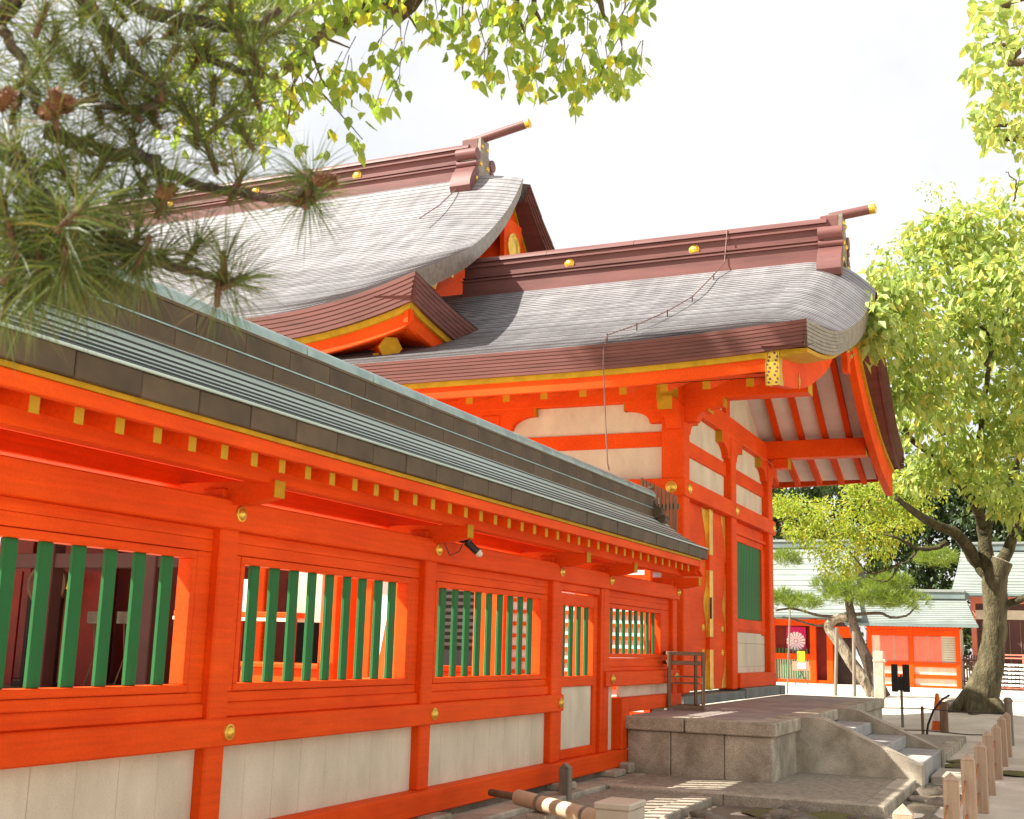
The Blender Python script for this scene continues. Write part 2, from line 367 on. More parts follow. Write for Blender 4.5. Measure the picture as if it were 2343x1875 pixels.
def win_bay(y0, y1, oy0, oy1, oz0, oz1, zb, zt, nb):
    """framed panel between posts y0..y1 with an opening; boards, inner frame, bars"""
    xf = -5.06
    fr = MB(); fr.box(xf-.075, xf, y0, y1, zb, oz0-.055, ch=.006); w = fr.build('window', 'verm', W0)
    zz = [oz1+.055, lerp(oz1+.055, zt, .52), zt]
    for q0, q1 in zip(zz, zz[1:]): MB().box(xf-.075, xf-rng.uniform(0, .002), y0, y1, q0+.0008, q1-.0008, ch=.003).build('head_board', 'verm', w)
    MB().box(xf-.075, xf, y0, oy0-.05, oz0-.053, oz1+.053, ch=.006).build('stile', 'verm', w)
    MB().box(xf-.075, xf, oy1+.05, y1, oz0-.053, oz1+.053, ch=.006).build('stile', 'verm', w)
    # inner frame, slightly proud with a shadow joint
    f = MB(); t = .047
    f.box(xf-.11, xf+.004, oy0-t, oy1+t, oz0-.05, oz0-.001, ch=.004).box(xf-.11, xf+.004, oy0-t, oy1+t, oz1, oz1+.05, ch=.004)
    f.box(xf-.112, xf+.002, oy0-t, oy0, oz0, oz1, ch=.004).box(xf-.112, xf+.002, oy1, oy1+t, oz0, oz1, ch=.004)
    f.build('frame', 'verm', w)
    st = (oy1-oy0-.36)/(nb-1) if nb > 5 else (oy1-oy0)/(nb)
    me = bar_mesh(oz1-oz0, .78 if oz0 > 1.5 else 1.0)
    for k in range(nb):
        y = oy0+.18+st*k if nb > 5 else oy0+st*(k+.5)
        o = place(me, 'bar', w, (xf-.055+rng.uniform(-.003, .003), y+rng.uniform(-.005, .005), oz0)); o.rotation_euler.z = rng.uniform(-.06, .06)
    return w
# ledges under windows
for (a, c) in ((.72, 3.48), (3.68, 6.44), (6.64, 9.33), (9.53, 12.31)):
    MB().box(-5.17, -5.035, a, c, 1.118, 1.212, ch=.01).build('ledge', 'verm', W0)
    win_bay(a, c, a+.165, c-.2, 1.336, 2.136, 1.212, 2.345, 9)
    # white boards below
    n = 8; wd = (c-a)/n
    for k in range(n):
        MB().box(-5.12, -5.076-rng.random()*.003, a+wd*k+.001, a+wd*(k+1)-.001, .40, .94, ch=.003).build('plank', 'white', W0)
# right bay above the platform
win_bay(14.17, 16.92, 14.36, 16.5, 1.565, 2.13, 1.40, 2.345, 8)
MB().box(-5.17, -5.035, 14.17, 16.92, 1.35, 1.40, ch=.008).build('ledge', 'verm', W0)
for k in range(3):
    MB().box(-5.12, -5.076, 14.17+.11*k+.001, 14.17+.11*(k+1)-.001, .40, 1.17, ch=.002).build('plank', 'white', W0)
for k in range(5):
    MB().box(-5.12, -5.077, 14.81+.42*k+.001, 14.81+.42*(k+1)-.001, 1.02, 1.17, ch=.002).build('plank', 'white', W0)
# side door between two posts
dr = MB().box(-5.13, -5.045, 12.60, 12.73, .404, 2.235, ch=.008).build('side_door', 'verm', W0)
MB().box(-5.13, -5.045, 13.74, 13.87, .404, 2.235, ch=.008).build('stile', 'verm', dr)
MB().box(-5.13, -5.047, 12.73, 13.74, .404, .505, ch=.008).build('rail', 'verm', dr)
MB().box(-5.13, -5.047, 12.73, 13.74, 1.19, 1.305, ch=.008).build('rail', 'verm', dr)
MB().box(-5.13, -5.047, 12.73, 13.74, 2.10, 2.235, ch=.008).build('rail', 'verm', dr)
MB().box(-5.11, -5.075, 12.73, 13.07, .505, 1.19, ch=.003).build('door_panel', 'white', dr)
MB().box(-5.11, -5.075, 13.074, 13.74, .505, 1.19, ch=.003).build('door_panel', 'white', dr)
for k in range(4): place(bar_mesh(.8), 'bar', dr, (-5.1, 12.73+.2525*(k+.5)*1.0, 1.303))
MB().box(-5.05, -5.03, 12.57, 12.615, 1.08, 1.2, ch=.004).build('hinge', 'black', dr)
MB().box(-5.19, -5.0, 13.88, 13.96, .402, 2.345, ch=.008).build('door_jamb', 'verm', W0)
MB().box(-5.19, -5.01, 12.515, 12.59, .402, 2.345, ch=.008).build('door_jamb', 'verm', W0)
MB().box(-5.17, -5.02, 12.60, 13.87, 2.262, 2.345, ch=.006).build('door_head', 'verm', W0)
# bracket arms, purlin, rafters
def arm_poly(h=.12, L=.47):
    pts = [(-5.1-L, 2.665), (-5.1+L, 2.665), (-5.1+L, 2.665-h*.92)]
    for k in range(1, 9):
        t = k/8; pts.append((-5.1+L-.02-.26*t, 2.665-h*.92-.045*math.sin(t*math.pi/2)))
    pts += [(-5.1-L+.28, 2.665-h*.92-.045)]
    for k in range(7, -1, -1):
        t = k/8; pts.append((-5.1-L+.02+.26*t, 2.665-h*.92-.045*math.sin(t*math.pi/2)))
    return pts
b = MB(); b.prism(arm_poly(), 1, -.055, .055); b.box(-4.632, -4.626, -.058, .058, 2.553, 2.667, m=1); ao = b.build('bracket_arm', ['verm', 'ochre'], W0, loc=(0, POST[0], 0)); am = ao.data
for y in POST[1:]: place(am, 'bracket_arm', W0, (0, y, 0))
for y in POST: MB().box(-5.19, -5.01, y-.09, y+.09, 2.545, 2.62, ch=.01).build('bearing_block', 'verm', W0)
MB().box(-4.79, -4.655, YA, 16.05, 2.645, 2.775, ch=.008).build('purlin', 'verm', W0)
MB().box(-5.55, -5.42, YA, 16.05, 2.645, 2.775, ch=.008).build('purlin', 'verm', W0)
MB().box(-5.16, -5.04, YA, 16.05, 2.76, 2.93, ch=.008).build('wall_plate', 'verm', W0)
b = MB(); x0, x1 = -5.04, -4.42; sl = .27
vs = [(x, y, 2.672+(x1-x)*sl+dz) for x in (x0, x1) for y in (-.033, .033) for dz in (0, .085)]
b.add(vs, [(0,1,3,2),(0,4,5,1),(2,3,7,6),(0,2,6,4),(1,5,7,3)], 0); b.add([v for v in vs[4:]], [(0,2,3,1)], 1)
rf = b.build('rafter', ['verm', 'ochre'], W0, loc=(0, 0.66, 0), recalc=False)
k = 1
while .66+.2945*k < 15.95:
    place(rf.data, 'rafter', W0, (0, .66+.2945*k, 0)); k += 1
# soffit board over rafters, fascia and gold strip
b = MB(); b.add([(-4.40, YA, 2.772), (-4.40, 16.1, 2.772), (-5.1, 16.1, 2.962), (-5.1, YA, 2.962)], [(0,1,2,3)]); b.add([(-5.80, YA, 2.772), (-5.80, 16.1, 2.772), (-5.1, 16.1, 2.962), (-5.1, YA, 2.962)], [(0,1,2,3)])
b.build('soffit', 'verm', W0, recalc=False)
MB().box(-4.43, -4.375, YA, 16.12, 2.758, 2.842, ch=.004).build('fascia', 'verm', W0)
MB().box(-4.43, -4.36, YA, 16.12, 2.844, 2.872).build('gilt_strip', 'ochre', W0)
MB().box(-5.825, -5.77, YA, 16.12, 2.758, 2.872, ch=.004).build('fascia', 'verm', W0)
MB().box(-4.62, -4.42, 16.05, 16.20, 2.66, 2.84, ch=.005).build('corner_bracket', ['verm'], W0)
b = MB(); b.prism([(16.06, 2.70), (16.24, 2.64), (16.30, 2.84), (16.06, 2.84)], 0, -4.66, -4.37); b.build('verge_board', 'verm', W0)
b = MB(); b.prism([(16.242, 2.64), (16.256, 2.638), (16.316, 2.84), (16.302, 2.84)], 0, -4.665, -4.365); b.build('gilt_strip', 'ochre', W0)
# copper roof: stepped courses both slopes
PR = [(0, 3.012), (.20, 3.11), (.40, 3.23), (.55, 3.34), (.70, 3.475)]
def wall_roof(side):
    b = MB(); n = 8; pts = []
    for i in range(n+1):
        u = .70*i/n; pts.append((-5.1+side*(.77-u), interp(PR, u)))
    for i in range(n):
        (xa, za), (xb, zb) = pts[i], pts[i+1]; st = .012
        b.add([(xa, YA, za+st), (xa, YB, za+st), (xb, YB, zb), (xb, YA, zb)], [(0,1,2,3)])
        b.add([(xa+side*.004, YA, za+st), (xa+side*.004, YB, za+st), (xa+side*.004, YB, za-.004), (xa+side*.004, YA, za-.004)], [(0,1,2,3)], 2)  # step face in black, painting the shadow line under each course
        b.add([(xa+side*.004, YB, za+st), (xb, YB, zb), (xb, YB, zb-.06), (xa+side*.004, YB, za-.05)], [(0,1,2,3)], 1)
    return b
lip = MB().box(-4.43, -4.312, YA, YB+.02, 3.0125, 3.030, ch=.004).build('eave_lip', 'patroof', W0)
r1 = wall_roof(1).build('roof', ['patroof', 'copper', 'black'], W0, recalc=False); wall_roof(-1).build('roof', ['patroof', 'copper', 'black'], W0, recalc=False)
y = YA
b = MB(); b.box(-4.44, -4.33, .003, .477, 2.874, 3.011, ch=.006); em = b.build('eave_plate', 'copper', r1, loc=(0, y, 0)).data
while y+.96 < YB+.2:
    y += .48; place(em, 'eave_plate', r1, (rng.uniform(-.003, .003), y, rng.uniform(-.002, .002)))
MB().box(-5.87, -5.76, YA, YB, 2.874, 3.011).build('eave_plate', 'copper', r1)
MB().box(-5.8, -4.44, YB-.06, YB-.002, 2.872, 3.04).build('verge_plate', 'copper', r1)
# ridge: two tiers of plates, drip lines and rounded cap pieces
rdg = MB().box(-5.24, -4.96, YA, 15.9, 3.36, 3.44).build('ridge', 'copper', W0)
y = YA; i = 0
b = MB(); b.box(-5.225, -4.975, .002, .528, 3.44, 3.548, ch=.004); m1 = b.build('ridge_plate', 'copper', rdg, loc=(0, y, 0)).data
b = MB(); b.box(-5.222, -4.978, .002, .528, 3.562, 3.70, ch=.004); m2 = b.build('ridge_plate', 'copper', rdg, loc=(0, y+.2, 0)).data
while y+.53 < 15.4:
    y += .53; place(m1, 'ridge_plate', rdg, (rng.uniform(-.002, .002), y, 0)); place(m2, 'ridge_plate', rdg, (rng.uniform(-.002, .002), y+.2, 0))
MB().box(-5.232, -4.968, YA, 15.92, 3.549, 3.559).build('drip_edge', 'patina', rdg)
MB().box(-5.225, -4.975, YA, 15.94, 3.701, 3.722).build('drip_edge', 'copper', rdg)
b = MB(); pf = [(-5.21, 3.724), (-4.99, 3.724), (-4.985, 3.75), (-5.0, 3.79), (-5.03, 3.818), (-5.07, 3.835), (-5.13, 3.835), (-5.17, 3.818), (-5.2, 3.79), (-5.215, 3.75)]
b.prism(pf, 1, .003, .965); cm = b.build('ridge_cap', 'patina', rdg, loc=(0, YA, 0), smooth=True, auto=35).data; y = YA
while y+.97 < 15.4: y += .97; place(cm, 'ridge_cap', rdg, (0, y, 0))
# ridge end ornament: plate with scrolls and up-turned nose
b = MB()
b.prism([(-5.26, 3.42), (-4.94, 3.42), (-4.92, 3.55), (-5.0, 3.72), (-5.03, 3.80), (-5.17, 3.80), (-5.2, 3.72), (-5.28, 3.55)], 1, 15.9, 15.99)
b.tube([(-4.93, 15.86, 3.50), (-4.93, 16.06, 3.50)], .085, 14); b.tube([(-5.27, 15.86, 3.50), (-5.27, 16.06, 3.50)], .085, 14)
b.tube([(-4.86, 15.88, 3.41), (-4.86, 16.04, 3.41)], .06, 12); b.tube([(-5.34, 15.88, 3.41), (-5.34, 16.04, 3.41)], .06, 12)
b.tube([(-5.1, 15.9, 3.79), (-5.1, 16.02, 3.80), (-5.1, 16.16, 3.85)], [.07, .065, .055], 12)
b.build('ridge_ornament', 'copper', rdg, smooth=True, auto=40)
# stone kerb under the wall and footing stones
KB = thing('stone_kerb', 'weathered stone kerb running under the base beam of the vermilion wall', 'kerb', (-4.9, 9, 0))
y = 0.4; lens = [1.1, .9, 1.25, 1.0, 1.15, .95, 1.2, 1.05, 1.1, .9, 1.2, 1.0, 1.2, .62]; 
for L in lens:
    if y > 14.5: break
    e = min(y+L, 14.62)
    MB().box(-5.3, -4.66+rng.uniform(-.012, .012), y+.006, e-.006, -.05, .135+rng.uniform(-.006, .006), ch=.014).build('stone', 'granite', KB); y = e
MB().box(-5.32, -5.0, .4, 14.60, .12, .2035).build('light_block', 'earth', KB)  # added strip that blocks sun leaking through the gap under the base beam
for y in POST[:-1]:
    for s in (0, ):
        MB().box(-5.16, -4.80, y-.17, y+.2, .13, .206, ch=.015).build('footing_stone', 'granite', KB)
MB().box(-5.1, -4.80, 14.42, 14.62, .13, .26, ch=.02).build('footing_stone', 'granite', KB)

# lamp under the second bracket arm
LP = thing('spot_lamp', 'small dark tubular lamp with frosted bulb hung under the wall eave', 'lamp', (-4.72, 9.72, 2.53))
a = Vector((-4.80, 9.70, 2.545)); d = (Vector((.16, .12, -.17))).normalized()
MB().tube([a, a+d*.14], .034, 14).build('housing', 'black', LP, smooth=True, auto=40)
b = MB(); b.lathe([(.034, .0), (.035, .016), (.029, .036), (.016, .05), (.001, .055)], a+d*.138, d, 14); b.build('bulb', 'lampglass', LP, smooth=True)
MB().tube([a+Vector((0, -.02, .03)), a+Vector((-.02, -.10, -.10)), a+Vector((-.06, -.20, -.14)), a+Vector((-.1, -.28, .0))], .005, 6).build('cord', 'wire', LP)
MB().box(-4.86, -4.76, 9.66, 9.74, 2.535, 2.56).build('mount', 'black', LP)

# ================================================================== CURVED ROOF TOOLS
def roof_surface(pos, ys, us, st, b=None, m=0, mr=1):
    """stepped courses; pos(u, y) -> (x, y, z); ys course lines from eave to ridge"""
    b = b or MB(); r_ = random.Random(len(ys)); jit = [r_.uniform(-.10, .10) for _ in ys]; sj = [st*r_.uniform(.7, 1.3) for _ in ys]
    for i in range(len(ys)-1):
        st = sj[i]
        ya, yb = ys[i], ys[i+1]; dy = (yb-ya)
        if 0 < i: ya += jit[i]*dy
        if i+1 < len(ys)-1: yb += jit[i+1]*dy
        A = [pos(u, ya) for u in us]; B = [pos(u, yb) for u in us]
        lo_ = [(x, y, z+st) for x, y, z in A]; base = len(b.v); n = len(us)
        b.add(lo_+B, [(k, k+1, n+k+1, n+k) for k in range(n-1)], m)
        b.add(lo_+[(x, y+.002, z-.012) for x, y, z in A], [(k, k+1, n+k+1, n+k) for k in range(n-1)], mr)
    return b
def layered_band(line, inward, th, n, inset, b=None, m=0, taper=0.0):
    """line: top points of a roof edge; band of n stacked copper layers hanging below, each stepped inward"""
    b = b or MB(); inward = Vector(inward)
    for k in range(n):
        o0 = inward*(inset*k); z0 = th*k/n; z1 = th*(k+1)/n
        T = [Vector(p)+o0-Vector((0, 0, z0+.004)) for p in line]; Bt = [Vector(p)+o0-Vector((0, 0, z1)) for p in line]
        N = [Vector(p)+o0+inward*(inset+.03)-Vector((0, 0, z1)) for p in line]; L = len(line)
        b.add(T+Bt, [(i, i+1, L+i+1, L+i) for i in range(L-1)], m)
        b.add(Bt+N, [(i, i+1, L+i+1, L+i) for i in range(L-1)], m)
    return b
def sweep(line, prof, b=None, m=0):
    """extrude a closed profile of world offsets (dx,dy,dz) along a polyline, capped"""
    b = b or MB(); n = len(prof); L = len(line)
    vs = [Vector(p)+Vector(q) for p in line for q in prof]
    fs = [(i*n+k, i*n+(k+1) % n, (i+1)*n+(k+1) % n, (i+1)*n+k) for i in range(L-1) for k in range(n)]
    fs += [tuple(range(n)), tuple(range((L-1)*n, L*n))]
    return b.add(vs, fs, m)
def ridge_ornament(parent, x0, x1, yc, zb, sc, pole):
    """board at the ridge end with scrolls on both sides and a tilted pole"""
    H = lambda d, z: (yc+d*sc, zb+z*sc)
    poly = [H(.0, .80), H(.19, .80), H(.20, .48), H(.34, .40), H(.42, .28), H(.36, .16), H(.38, .0), H(.50, -.14), H(.60, -.30), H(.56, -.50), H(.40, -.46), H(.28, -.30), H(.12, -.12)]
    full = poly + [(2*yc-p[0], p[1]) for p in poly[::-1] if abs(p[0]-yc) > 1e-6]
    b = MB(); b.prism(full, 0, x0+.10, x1)
    o = b.build('ridge_ornament', 'verge', parent)
    b = MB()
    b.box(x0, x1-.06, yc-.2*sc, yc+.2*sc, zb+.3*sc, zb+.79*sc, ch=.02)
    for s in (-1, 1):
        for (dy, dz, r) in ((.37, .36, .13), (.36, .16, .075)):
            b.tube([(x0, yc+s*dy*sc, zb+dz*sc), (x1+.03, yc+s*dy*sc, zb+dz*sc)], r*sc, 16)
        leg = [(.32, .10), (.44, .06), (.56, -.10), (.66, -.28), (.68, -.42), (.62, -.53), (.52, -.53), (.44, -.44), (.36, -.2), (.26, -.05)]
        b.prism([(yc+s*a*sc, zb+c*sc) for a, c in (leg if s > 0 else leg[::-1])], 0, x0, x1+.02)
    b.build('scroll', 'ridge', o, smooth=True, auto=35)
    for s in (-1, 1):
        for (dy, dz, r) in ((.12, .62, .05), (.16, .22, .06), (.34, -.16, .065)):
            stud(o, x1+.0, yc+s*dy*sc, zb+dz*sc, (1, 0, 0), r*sc)
    p0 = Vector((x0+.15, yc, zb+.80*sc)); p1 = Vector(pole); d = (p1-p0).normalized()
    MB().tube([p0, p1], .092*sc, 18).build('ridge_pole', 'ridge', o, smooth=True, auto=40)
    b = MB(); b.lathe([(.094*sc, -.10), (.099*sc, -.09), (.099*sc, .0), (.08*sc, .012), (.07*sc, .004), (.02, .03), (.001, .032)], p1, d, 18); b.build('pole_cap', 'gold', o, smooth=True, auto=40)
    return o
def ridge_stack(parent, x0, x1, yc, zb, zt, sc=1.0):
    h = zt-zb
    o = MB().box(x0, x1, yc-.26*sc, yc+.26*sc, zb-.25, zb+.24*h, ch=.006).build('ridge', 'ridge', parent)
    MB().box(x0, x1, yc-.30*sc, yc+.30*sc, zb+.24*h, zb+.28*h).build('ridge_moulding', 'ridge', o)
    MB().box(x0, x1, yc-.22*sc, yc+.22*sc, zb+.28*h, zb+.345*h).build('ridge_moulding', 'ridge', o)
    MB().box(x0, x1, yc-.275*sc, yc+.275*sc, zb+.345*h, zb+.38*h).build('ridge_moulding', 'ridge', o)
    MB().box(x0, x1, yc-.18*sc, yc+.18*sc, zb+.38*h, zb+.66*h).build('ridge_board', 'ridge', o)
    MB().box(x0, x1, yc-.235*sc, yc+.235*sc, zb+.66*h, zb+.71*h).build('ridge_moulding', 'ridge', o)
    MB().box(x0, x1, yc-.20*sc, yc+.20*sc, zb+.71*h, zb+.79*h).build('ridge_moulding', 'ridge', o)
    b = MB(); r = .25*sc
    pf = [(yc+r*math.cos(t), zb+.80*h+(h*.2)*math.sin(t)) for t in [math.pi*k/10 for k in range(11)]]
    n = max(1, int((x1-x0)/1.6)); L = (x1-x0)/n
    b.prism(pf, 0, 0.004, L-.004); me = b.build('ridge_cap', 'ridge', o, loc=(x0, 0, 0), smooth=True, auto=40).data
    for k in range(1, n): place(me, 'ridge_cap', o, (x0+L*k, 0, 0))
    return o

# ================================================================== GATE HALL
G = thing('gate_hall', 'tall vermilion gate hall with closed double doors and a curved shingled roof', 'gate hall', (-6.5, 21.1, .81))
YN, YM, YF = 18.0, 21.1, 24.2            # post rows
for y in (YN, YM, YF):
    MB().box(-5.46, -5.10, y-.18, y+.18, .98, 5.42, ch=.02).build('post', 'verm', G)
for y in (YN, YF): MB().box(-8.63, -8.27, y-.18, y+.18, .98, 5.42, ch=.02).build('post', 'verm', G)
for y in (YN, YF): MB().box(-11.6, -11.24, y-.18, y+.18, .98, 5.42, ch=.02).build('post', 'verm', G)
# horizontal ties, front (door) wall and side wall
def tiebox(z0, z1, px, name='tie_beam'):
    MB().box(-5.40, -5.10+px, 17.62-px*0, 24.5, z0, z1, ch=.012).build(name, 'verm', G)
    MB().box(-11.5, -5.42, YN-.18-px, YN+.1, z0+.002, z1-.002, ch=.012).build(name, 'verm', G)
MB().box(-5.40, -5.055, YN-.24, YF+.26, 3.975, 4.25, ch=.012).build('tie_beam', 'verm', G)
MB().box(-11.5, -5.07, YN-.235, YN+.1, 3.978, 4.247, ch=.012).build('tie_beam', 'verm', G)
for (a, c) in ((YN+.18, YM-.18), (YM+.18, YF-.18)):
    MB().box(-5.34, -5.20, a, c, 4.70, 4.95, ch=.01).build('strip_beam', 'verm', G)
    for (z0, z1) in ((4.25, 4.70), (4.95, 5.44)): MB().box(-5.32, -5.245, a, c, z0, z1).build('wall_panel', 'white', G)
for (a, c) in ((-8.27, -5.46), (-11.24, -8.63)):
    MB().box(a, c, YN-.08, YN+.05, 4.78, 5.02, ch=.01).build('strip_beam', 'verm', G)
    for (z0, z1) in ((4.25, 4.78), (5.02, 5.55)): MB().box(a, c, YN-.03, YN+.04, z0, z1).build('wall_panel', 'white', G)
stud(G, -5.055, YN+.0, 4.11, (1, 0, 0), .085); stud(G, -5.055, YM+.0, 4.11, (1, 0, 0), .085); stud(G, -5.055, YF+.05, 4.11, (1, 0, 0), .085)
stud(G, -5.28, YN-.235, 4.11, (0, -1, 0), .095); stud(G, -8.45, YN-.235, 4.11, (0, -1, 0), .095)
# bracket arms beside the posts (curved undersides, ochre ends)
def arm_profile(c, L, zt, h):
    pts = [(c-L, zt), (c+L, zt), (c+L, zt-h*.45)]
    for k in range(1, 8):
        t = k/7*math.pi/2; pts.append((c+L-.42*math.sin(t)*1.0+0, zt-h*.45-h*.55*(1-math.cos(t))))
    for k in range(7, 0, -1):
        t = k/7*math.pi/2; pts.append((c-L+.42*math.sin(t), zt-h*.45-h*.55*(1-math.cos(t))))
    pts.append((c-L, zt-h*.45)); return pts
for y in (YN, YM, YF):
    b = MB(); b.prism(arm_profile(y, .74, 5.44, .42), 0, -5.345, -5.125)
    for s in (-1, 1): b.box(-5.35, -5.12, y+s*.742, y+s*.752, 5.24, 5.445, m=1)
    b.build('bracket_arm', ['verm', 'ochre'], G)
for x in (-5.28, -8.45, -11.42):
    b = MB(); b.prism(arm_profile(x, .80, 5.55, .40), 1, YN-.16, YN+.06)
    for s in (-1, 1): b.box(x+s*.802, x+s*.812, YN-.165, YN+.065, 5.36, 5.555, m=1)
    b.build('bracket_arm', ['verm', 'ochre'], G)
# crossing beams: along the door wall (Y), and the long eave purlins (X)
b = MB(); b.box(-5.45, -5.115, 17.55, 24.65, 5.44, 5.80, ch=.015); b.box(-5.455, -5.11, 17.538, 17.548, 5.435, 5.805, m=1); b.build('cross_beam', ['verm', 'ochre'], G)
for y in (YN, YF):
    b = MB(); b.box(-12.2, -3.18, y-.17, y+.17, 5.50, 5.86, ch=.015); b.box(-3.178, -3.165, y-.175, y+.175, 5.495, 5.865, m=1); b.build('purlin', ['verm', 'ochre'], G)
    b = MB(); b.box(-5.0, -4.72, y-.15, y+.15, 5.30, 5.498, ch=.012); b.box(-4.718, -4.708, y-.155, y+.155, 5.295, 5.5, m=1); b.build('stub_beam', ['verm', 'ochre'], G)
b = MB(); b.box(-12.2, -3.14, YM-.15, YM+.15, 7.55, 7.85, ch=.015); b.build('ridge_purlin', 'verm', G)
# gable wall over the cross beam (shaded)
b = MB(); b.prism([(YN, 5.80), (YF, 5.80), (YM, 7.72)], 0, -5.34, -5.28); b.build('gable_panel', 'white', G)
MB().box(-5.36, -5.20, YM-.15, YM+.15, 5.8, 7.55, ch=.01).build('king_post', 'verm', G)
# double doors
for i, (a, c) in enumerate(((18.20, 19.64), (19.72, 20.90))):
    d = MB().box(-5.30, -5.225, a, c, 1.0, 3.975, ch=.008).build('door_leaf', 'verm', G)
    # pointed gilt fittings: corners and middle
    def fit(y0, z0, w, h, up):
        n = 6; pts = [(y0, z0)]
        for k in range(n+1):
            t = k/n; wob = 1+.12*math.sin(t*9)
            pts.append((y0+w*(1-t)**1.3*wob, z0+up*h*t))
        MB().prism(pts, 0, -5.224, -5.216).build('gilt_fitting', 'gold', d)
    for (ye, s) in ((a+.01, 1), (c-.01, -1)):
        fit(ye, 1.01, s*.34, .62, 1); fit(ye, 3.965, s*.32, .80, -1)
        fit(ye, 2.4, s*.24, .55, 1); fit(ye, 2.4, s*.24, .6, -1)
    for z in (2.0, 1.6):
        for yy in (c-.24, a+.24):
            b = MB()
            for q in range(6):
                t = q*math.pi/3; b.lathe([(.028, 0), (.022, .012), (.001, .02)], (-5.224, yy+.035*math.cos(t), z+.035*math.sin(t)), (1, 0, 0), 8)
            b.build('rosette', 'gold', d, smooth=True)
# centre post strip with gilt bands
cs = MB().box(-5.23, -5.16, 19.60, 19.76, 1.0, 3.975, ch=.01).build('meeting_stile', 'verm', G)
for (z0, z1) in ((3.20, 3.97), (1.85, 2.95), (1.01, 1.65)):
    MB().box(-5.235, -5.15, 19.585, 19.775, z0, z1, ch=.008).build('gilt_band', 'gold', cs)
MB().box(-5.15, -5.13, 19.56, 19.64, 2.15, 2.5, ch=.01).build('lock', 'black', cs)
# window bay right of the doors: frame, green shutter slats, white panel
a, c = YM+.18, YF-.18
MB().box(-5.30, -5.22, a, c, 3.62, 3.975, ch=.008).build('head_board', 'verm', G)
MB().box(-5.26, -5.17, a, c, 3.74, 3.80, ch=.006).build('moulding', 'verm', G)
MB().box(-5.30, -5.20, a, a+.42, 1.95, 3.62, ch=.008).build('stile', 'verm', G)
MB().box(-5.30, -5.20, c-.28, c, 1.95, 3.62, ch=.008).build('stile', 'verm', G)
MB().box(-5.30, -5.21, a, c, 1.98, 2.22, ch=.008).build('rail', 'verm', G)
MB().box(-5.30, -5.19, a, c, 2.02, 2.06, ch=.004).build('moulding', 'verm', G)
sh = MB().box(-5.30, -5.26, a+.42, c-.28, 2.22, 3.62).build('shutter', 'green', G)
n = 16; wd = (c-a-.70)/n
b = MB(); b.box(-5.262, -5.235, .004, wd-.01, 2.222, 3.618, ch=.006); me = b.build('slat', 'green', sh, loc=(0, a+.42, 0)).data
for k in range(1, n): place(me, 'slat', sh, (0, a+.42+wd*k, 0))
MB().box(-5.30, -5.225, a, c, 1.36, 1.78, ch=.004).build('wall_panel', 'white', G); MB().box(-5.30, -5.225, a, c, 1.784, 1.978, ch=.004).build('wall_panel', 'white', G)
MB().box(-5.30, -5.225, a, c, 1.20, 1.358, ch=.004).build('wall_panel', 'white', G)
MB().box(-5.32, -5.05, a-.02, YF+.05, 1.0, 1.25, ch=.012).build('sill_beam', 'verm', G)
MB().tube([(-5.19, a-.02, 1.25+.25), (-5.15, a+.02, 1.52), (-5.15, a+.03, 1.35), (-5.17, a+.08, 1.25)], .012, 6).build('door_hook', 'wire', G)
# grey sill stones
ss = MB().box(-5.5, -5.02, 17.6, 18.9, .81, .955, ch=.012).build('sill_stone', 'sill', G)
for (p, q) in ((18.91, 20.2), (20.21, 21.45)): MB().box(-5.5, -5.02, p, q, .812, .957, ch=.012).build('sill_stone', 'sill', G)
for (p, q) in ((21.46, 22.9), (22.91, 24.3)): MB().box(-5.5, -4.99, p, q, .812, .998, ch=.012).build('sill_stone', 'sill', G)
MB().box(-5.5, -4.97, 24.31, 24.75, .812, .99, ch=.012).build('sill_stone', 'sill', G)
# lower side wall toward the inner court: white board with red lattice
for (a, c) in ((-8.27, -5.46), (-11.24, -8.63)):
    lw = MB().box(a, c, YN-.02, YN+.05, .81, 3.978).build('court_wall', 'whitep', G)
    if a > -9:
        k = 0
        while 1.0+.165*k < 3.4: MB().box(a, c, YN-.055, YN-.02, 1.0+.165*k, 1.0+.165*k+.062).build('lattice_rail', 'verm', lw); k += 1
    for x in (a+.5, c-.5) if a < -9 else (): MB().box(x-.1, x+.1, YN-.08, YN-.02, .81, 3.97, ch=.01).build('stud_post', 'verm', lw)
# rafters (near slope: lower part visible; far slope: both parts), white soffit boards
RS1, RS2 = .33, .62
def rafter_mesh(sgn):
    b = MB(); w = .055; h = .12
    ya, yk, yr = (15.95, 17.9, 21.1)
    pts = [(ya, 5.86-RS1*(yk-ya)), (yk, 5.86), (yr, 5.86+RS2*(yr-yk))]
    pts = [(y if sgn < 0 else 42.2-y, z) for y, z in pts]
    vs = []
    for y, z in pts:
        for x in (-w, w):
            for dz in (0, h): vs.append((x, y, z+dz))
    fs = [(0,1,3,2)]
    ms = [1]
    for i in (0, 4):
        fs += [(i, i+1, i+5, i+4), (i+2, i+6, i+7, i+3), (i, i+4, i+6, i+2), (i+1, i+3, i+7, i+5)]; ms += [0]*4
    for f, mm in zip(fs, ms): b.f.append(f); b.m.append(mm)
    b.v = vs; return b
nr = rafter_mesh(-1).build('rafter', ['verm', 'ochre'], G, loc=(-3.62, 0, 0), recalc=True).data
fr = rafter_mesh(1).build('rafter', ['verm', 'verm'], G, loc=(-3.52, 0, 0), recalc=True).data
for k in range(1, 14): place(nr, 'rafter', G, (-3.62-.615*k, 0, 0))
for k in range(1, 10): place(fr, 'rafter', G, (-3.52-.47*k, 0, 0))
b = MB()
